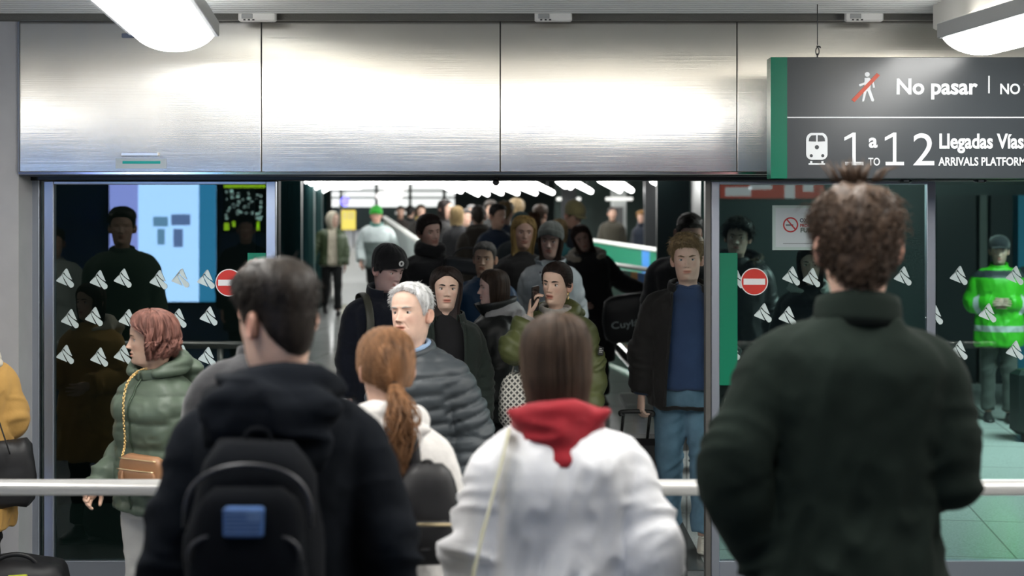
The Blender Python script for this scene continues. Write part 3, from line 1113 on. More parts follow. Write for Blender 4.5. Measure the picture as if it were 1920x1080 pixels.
# ---------------- moving walkway balustrades
def balustrade(label, P, h0, h1, stripes, railw=.05, name='balustrade', group=None):
    """P two ends of the top rail (x,y,z); the panel hangs below it to the floor"""
    a, c = np.array(P[0]), np.array(P[1])
    t = thing(name, label, 'balustrade', ((a[0] + c[0]) / 2, (a[1] + c[1]) / 2, 0))
    L = np.array(t.location)
    f = lambda V: V - L
    d = c - a
    n = unit(np.cross(d, (0, 0, 1)))
    m = MB()
    m.tube([a, c], [(railw * .8, railw), (railw * .8, railw)], 14, ref=(0, 0, 1), rnd=True)
    m.build('white_rail', [mat('pale_rail', (.70, .70, .66), .4)], t, f)
    for u0, u1, mm, nm in stripes:
        m = MB()
        p, q = a + d * u0, a + d * u1
        e = n * .012
        V = []
        for w in (p, q):
            for z in (w[2] - .045, h1):
                V += [(w[0] + e[0], w[1] + e[1], z), (w[0] - e[0], w[1] - e[1], z)]
        m.add(V, [(0, 4, 6, 2), (1, 3, 7, 5), (0, 1, 5, 4), (2, 6, 7, 3), (0, 2, 3, 1), (4, 5, 7, 6)])
        m.build(nm, [mm], t, f, smooth=False)
    for dz, r in h0:
        m = MB()
        m.tube([a - (0, 0, dz) - n * .05, c - (0, 0, dz) - n * .05], r, 12, ref=(0, 0, 1), rnd=True)
        m.build('steel_rail', [CHROME], t, f)
    return t


GREENP = mat('green_walkway_panel', (.0, .16, .085), .3)
BLUEP = mat('blue_stripe', (.03, .18, .50), .35)
ORANGEP = mat('orange_stripe', (.55, .26, .03), .4)
balustrade('far green walkway side with white top rail and one blue stripe', ((X(1100, 98), D(98), Z(449, 98)), (X(1262, 125), D(125), Z(473, 125))), ((.42, .045), (.52, .03)), .22,
           ((0, .70, GREENP, 'green_panel'), (.70, .78, BLUEP, 'blue_panel'), (.78, 1, GREENP, 'green_panel')), .04)
balustrade('nearer green walkway side with orange and blue stripes behind the black duffel bag', ((X(1138, 158), D(158), Z(494, 158)), (X(1268, 186), D(186), Z(514, 186))), ((.38, .035),), .14,
           ((0, .40, GREENP, 'green_panel'), (.40, .50, ORANGEP, 'orange_panel'), (.50, .60, BLUEP, 'blue_panel'), (.60, 1, GREENP, 'green_panel')), .035)
balustrade('pale walkway side with white sloping handrail beside the green hatted walker', ((X(722, 92), D(92), Z(408, 92)), (X(806, 140), D(140), Z(468, 140))), ((.5, .03),), .2,
           ((0, 1, mat('frosted_panel', (.50, .56, .55), .3), 'frosted_panel'),))
# end of the nearer moving walkway: steel skirt and pale step
t = thing('walkway_end', 'steel edged end of the moving walkway with pale step on the floor', 'walkway', (X(1175, 185), D(185), slope(D(185))))
L = np.array(t.location)
f = lambda V: V - L
m = MB()
m.tube([(X(1130, 160), D(160), Z(612, 160)), (X(1165, 185), D(185), Z(655, 185)), (X(1215, 215), D(215), Z(706, 215))], .07, 14, 20, ref=(0, 0, 1), rnd=True)
m.build('steel_skirt', [CHROME], t, f)
m = MB()
m.box((X(1160, 190), D(190) - .9, slope(13)), (X(1262, 190), D(190), slope(14) + .05), bev=.015)
m.build('pale_step', [mat('pale_step', (.50, .54, .52), .35)], t, f, smooth=False)
m = MB()
for q in range(9):
    m.box((X(1160, 190), D(190) - .86 + q * .09, slope(14) + .05), (X(1262, 190), D(190) - .83 + q * .09, slope(14) + .056))
m.pieces('grooved_plate', [mat('step_groove', (.62, .65, .63), .4)], t, f)

# behind the right leaf: dim room, darker panels, an added lamp over its floor
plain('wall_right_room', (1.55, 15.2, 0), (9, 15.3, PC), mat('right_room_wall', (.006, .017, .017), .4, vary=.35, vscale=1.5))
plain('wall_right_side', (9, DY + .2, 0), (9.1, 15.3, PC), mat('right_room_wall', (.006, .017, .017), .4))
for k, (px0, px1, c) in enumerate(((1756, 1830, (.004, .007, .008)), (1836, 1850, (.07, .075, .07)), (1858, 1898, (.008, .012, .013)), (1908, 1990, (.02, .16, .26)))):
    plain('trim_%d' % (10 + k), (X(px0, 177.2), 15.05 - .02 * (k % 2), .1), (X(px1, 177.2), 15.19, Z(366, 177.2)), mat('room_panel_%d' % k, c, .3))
t = thing('added_room_lamp', 'added square ceiling lamp over the floor behind the right door leaf', 'ceiling lamp', (5.0, 10.6, PC - .05))  # unseen lamp added to brighten the floor behind the right glass
m = MB()
m.box((-.9, -.5, -.03), (.9, .5, .0), bev=.01)
m.build('diffuser', [mat('added_room_glow', (.92, 1, .97), .5, emit=48.)], t, smooth=False)
m = MB()
m.box((-.95, -.55, .0), (.95, .55, .05), bev=.01)
m.build('frame', [WHITEPAINT], t, smooth=False)
t = thing('added_room_lamp', 'added dim ceiling lamp in the dark room behind the left door leaf', 'ceiling lamp', (-3.2, 8.4, PC - .05))  # unseen greenish lamp added to lift the floor behind the left glass
m = MB()
m.box((-.6, -.15, -.03), (.6, .15, .0), bev=.01)
m.build('diffuser', [mat('added_dim_glow', (.55, 1, .85), .5, emit=5.)], t, smooth=False)
m = MB()
m.box((-.65, -.2, .0), (.65, .2, .05), bev=.01)
m.build('frame', [WHITEPAINT], t, smooth=False)
# small camera under the header
t = thing('door_camera', 'tiny black door sensor hanging under the middle of the header', 'sensor', (X(930, 362), DY - .07, Z(338, 362)))
m = MB()
m.ell((0, 0, -.012), (.018, .018, .016))
m.tube([(0, 0, 0), (0, 0, .02)], .01, 10)
m.build('dome', [BLACKMETAL], t)
for px, lab in ((1694, 'tiny black hinge sensor under the header right of the curly haired man'), (1833, 'tiny black hinge sensor under the header at the right edge')):
    t = thing('door_sensor', lab, 'sensor', (X(px, 362), DY - .08, Z(343, 362)))
    m = MB()
    m.box((-.03, -.02, .0), (.03, .02, .02), bev=.006)
    m.build('housing', [BLACKMETAL], t, smooth=False)
    m = MB()
    m.box((-.015, -.023, .004), (.012, -.018, .013))
    m.build('lens', [mat('sensor_lens', (.35, .36, .36), .2)], t, smooth=False)
# ------------------------------------------------------------------ people
# head profile, metres above the chin: half width, reach of the face, reach of the back
HP = np.array([
    # z      w     f     b
    (-.115, .072, .050, .085), (-.085, .062, .044, .075), (-.05, .0525, .040, .066), (-.028, .0505, .040, .066),
    (-.012, .0500, .047, .070), (-.005, .0510, .064, .073), (.002, .0535, .0815, .076), (.010, .0565, .0885, .079), (.022, .0595, .0915, .083),
    (.036, .0625, .092, .088), (.055, .0655, .0925, .093), (.08, .070, .0915, .098), (.105, .0735, .0895, .102),
    (.125, .0755, .090, .104), (.145, .077, .0935, .104), (.165, .077, .0925, .102), (.185, .0745, .087, .097),
    (.203, .067, .076, .087), (.217, .054, .060, .070), (.227, .039, .043, .052), (.233, .022, .024, .032), (.2352, .004, .004, .012)])


def hprof(z, fem=0, jaw=1.):
    z = np.asarray(z, float)
    w = np.interp(z, HP[:, 0], HP[:, 1])
    f = np.interp(z, HP[:, 0], HP[:, 2])
    b = np.interp(z, HP[:, 0], HP[:, 3])
    lowf = 1 - sstep(.02, .10, z)
    w = w * (1 - fem * (.03 + .05 * lowf)) * (1 + (jaw - 1) * lowf)
    neck = 1 - sstep(-.02, .01, z)
    w = w * (1 - fem * .10 * neck)
    f = f - fem * .003 * (1 - neck) - fem * .004 * neck
    b = b * (1 - fem * .03 - fem * .08 * neck)
    return w, f, b


def g2(x, z, cx, cz, sx, sz):
    return np.exp(-((x - cx) / sx) ** 2 - ((z - cz) / sz) ** 2)


def face_add(x, z, P):
    """how far the face stands out from the plain profile at x, z"""
    fem, ns, op, sm = P.get('fem', 0), P.get('nose', 1.), P.get('open', 0.), P.get('smile', 0.)
    ax = np.abs(x)
    h = np.zeros_like(x)
    # nose: bridge to tip
    t = np.clip((.128 - z) / (.128 - .086), 0, 1)
    ridge = (.004 + .018 * t ** 1.2) * ns * sstep(.142, .118, z) * sstep(.073, .083, z)
    wid = .0075 + .005 * t
    h += ridge * np.exp(-(x / wid) ** 2)
    h += .008 * ns * (g2(ax, z, .0125, .0805, .0065, .0065))
    # sockets, brow, cheek
    h -= .0085 * g2(ax, z, .031, .119, .0165, .0115)
    h += (.0045 - .0025 * fem) * g2(ax, z, .026, .141, .024, .0065)
    h += .004 * g2(ax, z, .045, .094, .016, .018)
    h -= .003 * g2(ax, z, .043, .060, .014, .02) * (1 - .3 * fem)
    h += .003 * sm * g2(ax, z, .036, .078, .012, .012)
    # mouth
    zl = z - sm * 8. * x ** 2 - .0
    mw = .021 + .006 * sm
    env = np.exp(-(x / mw) ** 4)
    h += .0055 * env * np.exp(-((zl - .0575 - .15 * op * .02) / .0052) ** 2)
    h += (.0065) * env * np.exp(-((zl - .0455 + op * .008) / .0055) ** 2)
    h -= (.004 + .007 * op) * env * np.exp(-((zl - .0515 + op * .003) / (.0022 + .004 * op)) ** 2)
    h -= .0035 * g2(x, z, 0, .0345 - op * .004, .016, .0055)
    h += (.0065 - .002 * fem) * g2(x, z, 0, .015, .017, .011)
    h -= .002 * g2(x, z, 0, .068, .004, .006)
    if P.get('age', 0):
        nl = np.abs(ax - (.016 + (.083 - z) * .55))
        h -= .0022 * P['age'] * np.exp(-(nl / .0032) ** 2) * sstep(.045, .055, z) * sstep(.088, .078, z)
    return h


def face_y(x, z, P):
    w, f, b = hprof(z, P.get('fem', 0), P.get('jaw', 1.))
    p = np.interp(z, (0, .05, .12), (1.7, 2.0, 2.25))
    q = np.clip(1 - np.abs(np.clip(x / w, -1, 1)) ** p, 0, 1) ** (1 / p)
    m = sstep(.0, .5, q)
    return -f * q - face_add(x, z, P) * m


def make_head(mb, P, hi, skin=0):
    zz = np.concatenate([np.linspace(-.115, .0, 9 if hi else 6)[:-1], *((np.linspace(0, .04, 13)[:-1], np.linspace(.04, .064, 24)[:-1], np.linspace(.064, .095, 20)[:-1], np.linspace(.095, .15, 28)[:-1]) if hi else (np.linspace(0, .15, 30)[:-1],)), np.linspace(.15, .2352, 16 if hi else 9)])
    n = 96 if hi else 44
    u = np.linspace(-1, 1, n, endpoint=False)
    a = PI * (u * .42 + .58 * u * np.abs(u) ** 1.2)    # denser in front (a = 0)
    Z, A = np.meshgrid(zz, a, indexing='ij')
    w, f, b = hprof(Z, P.get('fem', 0), P.get('jaw', 1.))
    X = w * np.sin(A)
    Y = np.where(np.cos(A) > 0, face_y(X, Z, P), -b * np.cos(A))
    Zc = Z.copy()
    T = np.ones(Z.shape + (3,))
    front = (np.cos(A) > 0)
    op, sm = P.get('open', 0.), P.get('smile', 0.)
    zl = Z - sm * 8. * X ** 2
    mw = .022 + .006 * sm
    lip = front * np.exp(-(X / mw) ** 6) * np.exp(-((zl - .0515 + op * .003) / (.0105 + op * .005)) ** 4)
    lc = np.array(P.get('lip', (.82, .52, .50)))
    T *= 1 - lip[..., None] * (1 - lc)
    gap = front * np.exp(-(X / (mw * .85)) ** 6) * np.exp(-((zl - .0515 + op * .003) / (.0015 + .0055 * op)) ** 4) * (.75 if hi else .4)
    gc = np.array((.95, .9, .85)) if sm > .6 else np.array((.25, .12, .11))
    T = T * (1 - gap[..., None]) + gap[..., None] * gc
    T *= 1 - .55 * (front * g2(np.abs(X), Z, .0068, .0762, .0035, .0022))[..., None]  # nostril shade painted into the skin tint
    blush = front * g2(np.abs(X), Z, .042, .088, .02, .02) * .12
    T *= 1 - blush[..., None] * np.array((.1, .9, .9))
    if P.get('beard', 0):
        be = P['beard'] * front * (1 - sstep(.05, .075, Z + .25 * (.02 - np.abs(X)).clip(0, 1) - .35 * (np.abs(X) - .045).clip(0, 1) * 3)) * sstep(-.03, .0, Z) * (1 - lip)
        T *= 1 - be[..., None] * np.array((.42, .46, .48))
    mb.rings(np.stack([X, Y, Zc], -1), True, skin, True, T.reshape(-1, 3))
    # ears
    if P.get('ears', 1):
        for s in (-1, 1):
            th = np.linspace(0, 2 * PI, 14, endpoint=False)
            R = []
            for r_, o_ in ((1.0, -.004), (1.05, .006), (1.0, .013), (.82, .016), (.62, .010), (.3, .006)):
                y = .0165 * r_ * np.cos(th) * (1 + .12 * np.sin(th))
                z = .0315 * r_ * np.sin(th) + .002 * r_
                R.append(np.stack([s * (.0735 * (1 - .03 * P.get('fem', 0)) + o_ + .010 * (y > 0) * (y / .0165)), .018 + y + .12 * z, .103 + z], -1))
            mb.rings(np.asarray(R) if s > 0 else np.asarray(R)[:, ::-1], True, skin, True, np.tile(np.array((1., .86, .84)), (6 * 14, 1)))
    # eyelids
    if hi:
        for s in (-1, 1):
            c = eye_c(s, P)
            el = np.linspace(0, 1, 7)
            az = np.linspace(-78, 78, 13)
            for k, (e0, e1) in enumerate(((75, P.get('lid', 24)), (-75, -30))):
                R = []
                for e in el:
                    ee = math.radians(e0 + (e1 - e0) * e)
                    row = []
                    for q in az:
                        qq = math.radians(q)
                        e2 = ee * (1 - .55 * (abs(q) / 78) ** 2 * e)
                        row.append(c + .0146 * np.array((math.sin(qq) * math.cos(e2) * 1.12, -math.cos(qq) * math.cos(e2), math.sin(e2))))
                    R.append(row)
                R = np.asarray(R)
                mb.rings(R if k == 0 else R[:, ::-1], False, skin, False, np.tile(np.array((.93, .84, .82)), (R.shape[0] * R.shape[1], 1)))


def eye_c(s, P):
    x, z = s * .0315, .1185
    y = float(face_y(np.array([abs(x)]), np.array([z]), P)[0])
    return np.array((x, y + .0092, z))


def make_hand(mb, W, fdir, nrm, side, curl, k=1., tint=None, spread=0.1, curls=None, thumb=.5):
    """W wrist, fdir finger direction, nrm palm normal (the way fingers close); side +1 left, -1 right"""
    f = unit(fdir)
    n = np.asarray(nrm, float)
    n = unit(n - f * (n @ f))
    t = np.cross(f, n) * side          # towards the thumb
    W = np.asarray(W, float)
    pts = [W - f * .035, W, W + f * .03, W + f * .065, W + f * .092]
    mb.tube(pts, [(.024, .020), (.026, .019), (.036, .016), (.040, .0145), (.037, .0115)], 14, 11, ref=t, mat=0)
    L = (.072, .080, .075, .058)
    for i in range(4):
        o = (.028, .0095, -.009, -.0265)[i]
        p = W + f * (.086 - .004 * (i == 3)) + t * o
        d = unit(f + t * (1.5 - i) * spread)
        ang = 0
        ps = [p - d * .012, p]
        cc = curls[i] if curls else curl
        for seg, q in zip((.46, .30, .24), (.85, 1.0, .7)):
            ang += cc * q
            dd = d * math.cos(ang) + n * math.sin(ang)
            p = p + dd * L[i] * seg
            ps.append(p)
        mb.tube(ps, [.0092, .0094, .0085, .0076, .0062], 9, 14, ref=n, rnd=True)
    b = W + f * .028 + t * .026 + n * .004
    d1 = unit(f * .75 + t * .75 + n * (.35 + .5 * thumb))
    d2 = unit(f * (.95) + t * (.35 - .5 * thumb) + n * (.25 + .7 * thumb))
    mb.tube([b - d1 * .02, b, b + d1 * .036, b + d1 * .036 + d2 * .03, b + d1 * .036 + d2 * .05], [.012, .0125, .0105, .0095, .0072], 9, 13, ref=n, rnd=True)


# body profile (height 1.75): z, half width, half depth, y
BP = np.array([(.40, .17, .115, 0), (.74, .170, .115, .004), (.82, .174, .120, .006), (.92, .170, .118, .006), (1.0, .158, .108, 0), (1.08, .150, .102, -.004),
               (1.2, .160, .110, -.004), (1.30, .172, .117, -.002), (1.38, .172, .110, .004), (1.43, .135, .088, .012), (1.465, .085, .070, .014), (1.49, .062, .058, .012)])


class Person:
    pass


def arm_points(side, spec, sw, k=1):
    """shoulder, elbow, wrist for one arm; spec = (dir upper, dir fore)"""
    S = np.array((side * sw, .008, 1.385))
    if isinstance(spec[0], str):      # reach a point: ('to', wrist, elbow hint)
        W = np.asarray(spec[1], float)
        d = W - S
        L = min(np.linalg.norm(d), .53)
        d = unit(d)
        c = (L * L + .285 ** 2 - .25 ** 2) / (2 * L)
        h = math.sqrt(max(0, .285 ** 2 - c * c))
        p = np.asarray(spec[2], float)
        p = unit(p - d * (p @ d))
        E = S + d * c + p * h
        W = S + d * L
        return S, E, W, unit(E - S), unit(W - E)
    u, v = unit(spec[0]), unit(spec[1])
    E = S + u * .285
    W = E + v * .25
    return S, E, W, u, v


def seg_param(P, pts):
    """nearest arc-length and distance along a polyline"""
    best = np.full(len(P), 9.)
    arc = np.zeros(len(P))
    acc = 0
    for a, b in zip(pts[:-1], pts[1:]):
        d = b - a
        L = np.linalg.norm(d)
        t = np.clip(((P - a) @ d) / L ** 2, 0, 1)
        q = np.linalg.norm(P - (a + t[:, None] * d), axis=1)
        m = q < best
        best[m] = q[m]
        arc[m] = acc + t[m] * L
        acc += L
    return arc, best


DOWN = ((.16, .02, -1), (.03, -.22, -1))
POCKET = ((.32, .22, -1), (-.22, -.62, -.75))
FOLD = ((.25, .05, -1), (-.75, -.75, .12))


def mir(d):
    return tuple((-v[0], v[1], v[2]) for v in d)


def person(label, loc, yaw, H=1.75, fem=0, face=None, head=(0, 0, 0), skin=(.62, .40, .30), hair=None, eyes=(.12, .06, .03), brow=(.05, .03, .02),
           armL=DOWN, armR=DOWN, legs=((2, 2), (-2, 2)), lean=(0, 0), jacket=None, shirt=None, trousers=(.03, .03, .04), tkind='cloth', shoes=(.03, .03, .03), sole=None,
           hands=(.45, .45), palm=(None, None), fing=(None, None), hi=1, build=1., seed=None, group=None, hat=None, extras=(), shoe=True, neckfwd=.018, curls=(None, None), thumbs=(.5, .5)):
    """one person facing -y at yaw 0; armL is the figure's own left (+x)"""
    k = H / 1.75
    rng = np.random.default_rng(seed if seed is not None else abs(int(loc[0] * 1000) + int(loc[1] * 917)))
    root = thing('person', label, 'person', loc, yaw, group)
    P = dict(face or {})
    P['fem'] = fem
    sw = (.166 - .022 * fem) * (.35 + .65 * build)
    S3 = np.array([rng.uniform(0, 50) for _ in range(3)])
    R = rotm(*head)
    piv = np.array((0, .012, -.03))
    hloc = np.array((0, -neckfwd, 1.512))

    def headx(V):
        V = np.asarray(V, float)
        w = sstep(-.085, -.01, V[..., 2])[..., None]
        rot = (V - piv) @ R.T + piv
        return V * (1 - w) + rot * w + hloc

    def headrig(V):
        V = np.asarray(V, float)
        return (V - piv) @ R.T + piv + hloc

    lr, ls = math.radians(lean[0]), math.radians(lean[1])

    def bend(V):
        V = np.array(V, float)
        w = sstep(.85, 1.12, V[..., 2])
        c = np.array((0, .02, .95))
        Q = V - c
        a, s_ = lr * w, ls * w
        y = Q[..., 1] * np.cos(a) - Q[..., 2] * np.sin(a)
        z = Q[..., 1] * np.sin(a) + Q[..., 2] * np.cos(a)
        x = Q[..., 0] * np.cos(s_) + z * np.sin(s_)
        z2 = -Q[..., 0] * np.sin(s_) + z * np.cos(s_)
        return (np.stack([x, y, z2], -1) + c)

    def fin(V):
        return bend(V) * k

    def finw(V):      # legs, no bend
        return np.asarray(V, float) * k

    arms = []
    for side, sp in ((1, armL), (-1, armR)):
        sp = sp if side > 0 or isinstance(sp[0], str) else mir(sp)
        arms.append(arm_points(side, sp, sw))
    # legs
    legp = []
    for side, (sg, kb) in zip((1, -1), legs):
        hip = np.array((side * .088, .004, .90))
        a = math.radians(sg)
        d1 = np.array((side * .012, -math.sin(a), -math.cos(a)))
        kn = hip + unit(d1) * .405
        b = a - math.radians(kb)
        d2 = np.array((side * .0, -math.sin(b), -math.cos(b)))
        an = kn + unit(d2) * .42
        legp.append((hip, kn, an, b))
    dz = min(l[2][2] - max(0, math.sin(l[3])) * 0 for l in legp) - .082
    # ---------------- body: head, neck, trunk, limbs and hands in one mesh
    mb = MB()
    hb = MB()
    make_head(hb, P, hi)
    V = bend(headx(np.vstack(hb.V)))
    mb.add(V, hb.F, 0, np.vstack(hb.T))
    mbb = MB()
    R_ = []
    th = np.linspace(0, 2 * PI, 20, endpoint=False)
    for z, w, d, y0 in BP[2:]:
        R_.append(np.stack([(w - .022) * np.cos(th) * build * (1 - .18 * (z > 1.25)), y0 + (d - .02) * np.sin(th), np.full(20, z - .012)], -1))
    mbb.rings(R_)
    for side, (S, E, W, u, v) in zip((1, -1), arms):
        mbb.tube([S - (side * .05, 0, 0), S, S + u * .14, E, E + v * .1, W], [.03, .036, .040, .036, .035, .025], 12, 18)
        i = 0 if side > 0 else 1
        n = palm[i] if palm[i] is not None else (-side, -.15, 0)
        fd = fing[i] if fing[i] is not None else v
        make_hand(mbb, W + v * .012, fd, n, side, hands[i], curls=curls[i], thumb=thumbs[i])
    mb.add(bend(np.vstack(mbb.V)), mbb.F)
    lb = MB()
    for hip, kn, an, b in legp:
        lb.tube([hip + (0, 0, .04), hip, (hip + kn) / 2, kn, (kn + an) / 2 + (0, .015, 0), an], [.07, .075, .065, .05, .046, .033], 12, 18)
    mb.add(np.vstack(lb.V), lb.F)
    skm = skinmat(skin)
    zlift = np.array((0, 0, -dz))
    body = mb.build('body', skm, root, lambda V: (V + zlift) * k, tint=True)
    fin_ = lambda V: (bend(V) + zlift) * k
    finw = lambda V: (np.asarray(V) + zlift) * k
    hx = lambda V: (bend(headrig(V)) + zlift) * k
    p = Person()
    p.root, p.fin, p.hx, p.arms, p.k, p.P, p.rng, p.S3, p.hi, p.fem, p.build, p.sw, p.legp, p.zl = root, fin_, hx, arms, k, P, rng, S3, hi, fem, build, sw, legp, zlift
    # ---------------- eyes, brows
    if hi:
        for s in (-1, 1):
            e = MB()
            c = eye_c(s, P)
            th = np.array((0.5, 9, 9.01, 25, 25.01, 40, 60, 90, 130, 178))
            a = np.linspace(0, 2 * PI, 18, endpoint=False)
            gz = P.get('gaze', (0, 0))
            G = rotm(gz[0], gz[1], 0)
            Rg = []
            for t in np.radians(th):
                Rg.append(np.stack([np.sin(t) * np.cos(a), -np.full(18, np.cos(t)), np.sin(t) * np.sin(a)], -1) @ G.T * .0134 + c)
            e.rings(Rg, True)
            nf = 18
            M = []
            for i in range(len(th) - 1):
                M += [0 if i < 1 else (1 if i < 3 else 2)] * nf
            M += [0 if j % 2 == 0 else 2 for j in range(36)]
            e.M = M
            e.build('eye', [mat('pupil', (.005, .005, .005), .1), mat('iris_%d' % int(sum(eyes) * 1000), eyes, .15), mat('eye_white', (.62, .58, .56), .2)], root, hx)
            bm = MB()
            t = np.linspace(0, 1, 9)
            bx = .0125 + .037 * t
            bz = .1375 + .006 * np.sin(t * 2.2) - .003 * t + P.get('browz', 0) - P.get('frown', 0) * .004 * (1 - t)
            by = face_y(bx, bz, P) - .0006
            bt = (.0028 + .0014 * np.sin(t * PI)) * P.get('browt', 1.)
            bm.tube(np.stack([s * bx, by, bz], -1), np.stack([bt * np.interp(t, (0, .2, .6, 1), (.8, 1, .8, .25)), np.full(9, .0016)], -1), 8)
            # lash line along the upper lid
            q = np.radians(np.linspace(-70, 70, 11))
            ee = np.radians(P.get('lid', 24)) * (1 - .55 * (np.abs(np.linspace(-70, 70, 11)) / 78) ** 2)
            L = c + .0150 * np.stack([np.sin(q) * np.cos(ee) * 1.12, -np.cos(q) * np.cos(ee), np.sin(ee)], -1)
            bm.tube(L, .0007 + .0006 * fem, 6)
            bm.build('eyebrow', hairmat(brow), root, hx)
    # ---------------- hair
    if hair:
        make_hair(p, **hair)
    if hat:
        make_hat(p, **hat)
    # ---------------- trousers and shoes
    if trousers:
        t = MB()
        R_ = []
        th = np.linspace(0, 2 * PI, 20, endpoint=False)
        for z, w, d, y0 in ((.80, .165, .115, .006), (.90, .172, .122, .006), (1.0, .155, .108, 0), (1.05, .15, .104, 0)):
            R_.append(np.stack([w * np.cos(th) * (.4 + .6 * build), y0 + d * np.sin(th), np.full(20, z)], -1))
        t.rings(R_)
        lw = 1.12 if tkind in ('denim', 'wide') else 1.
        for hip, kn, an, b in legp:
            t.tube([hip + (0, 0, .05), hip - (0, 0, .04), (hip + kn) / 2, kn, (kn + an) / 2 + (0, .008, 0), an + (0, .004, .02)], [.088, .091 * lw, .083 * lw, .068 * lw, .064 * lw, .062 * lw], 16, 24)
        V, N, F = remesh(t, .013 if hi else .018, 5)
        for hip, kn, an, b in legp:
            arc, ds = seg_param(V, [hip, kn, an])
            near = (ds < .12) & (V[:, 2] < .8)
            amp = .005 + .006 * np.exp(-((arc - .4) / .09) ** 2) + .009 * sstep(.62, .8, arc)
            q = np.stack([V[:, 0] * 7, V[:, 1] * 9 + arc * 4, arc * 15 + V[:, 0] * 9], -1) + S3
            dsp = (1 - np.abs(noise3(q)) * 2) * amp
            V = V + N * (dsp * near)[:, None]
        link('trousers', finw(np.array(V)), F, cloth(trousers, tkind if tkind != 'wide' else 'cloth'), root)
    if shoe:
        for hip, kn, an, b in legp:
            make_shoe(p, an, b, shoes, sole, finw)
    # ---------------- upper clothes
    if shirt:
        garment(p, 'shirt', **shirt)
    if jacket:
        garment(p, 'jacket', **jacket)
    for fn, kw in extras:
        fn(p, **kw)
    return p


def make_shoe(p, an, b, color, sole, fin):
    m = MB()
    th = np.linspace(0, 2 * PI, 16, endpoint=False)
    R = []
    for y, w, zt, zb in ((.062, .018, .055, .008), (.055, .030, .075, 0), (.03, .036, .092, 0), (-.01, .038, .095, 0), (-.05, .041, .075, 0), (-.10, .046, .055, 0), (-.145, .047, .045, .002), (-.175, .038, .036, .006), (-.195, .02, .026, .012)):
        x = w * np.sign(np.cos(th)) * np.abs(np.cos(th)) ** .75
        z = np.where(np.sin(th) > 0, zb + .018 + (zt - zb - .018) * np.sin(th), zb + .018 + .018 * np.sin(th))
        R.append(np.stack([x, np.full(16, y), z - .082], -1))
    R = np.asarray(R)
    c, s = math.cos(-b * .7), math.sin(-b * .7)
    y, z = R[..., 1].copy(), R[..., 2].copy()
    R[..., 1], R[..., 2] = y * c - z * s, y * s + z * c
    m.rings(R + an)
    mats = [cloth(color, 'leather')]
    if sole:
        m2 = MB()
        R2 = R.copy()
        mats.append(mat('sole_%d' % int(sum(sole) * 100), sole, .7))
        M = []
        for i in range(R.shape[0] - 1):
            for j in range(16):
                M.append(1 if 9 <= j <= 14 or j in (8, 15) else 0)
        m.M = M + [0] * 32
    o = m.build('shoe', mats, p.root, fin)
    if sole and p.hi:
        l = MB()
        for q in range(5):
            yy = -.045 - .016 * q
            l.tube([np.array((-.018, yy, .078 - .082 - .004 * q * 1.9)), np.array((0, yy - .003, .086 - .082 - .004 * q * 1.9)), np.array((.018, yy, .078 - .082 - .004 * q * 1.9))] + an, .003, 6)
        l.build('shoelace', mat('lace', (.8, .78, .72), .8), o)
        l_ = COL.objects[-1]
        Vn = np.array([v.co for v in l_.data.vertices])
        for v, q in zip(l_.data.vertices, fin(Vn)):
            v.co = q


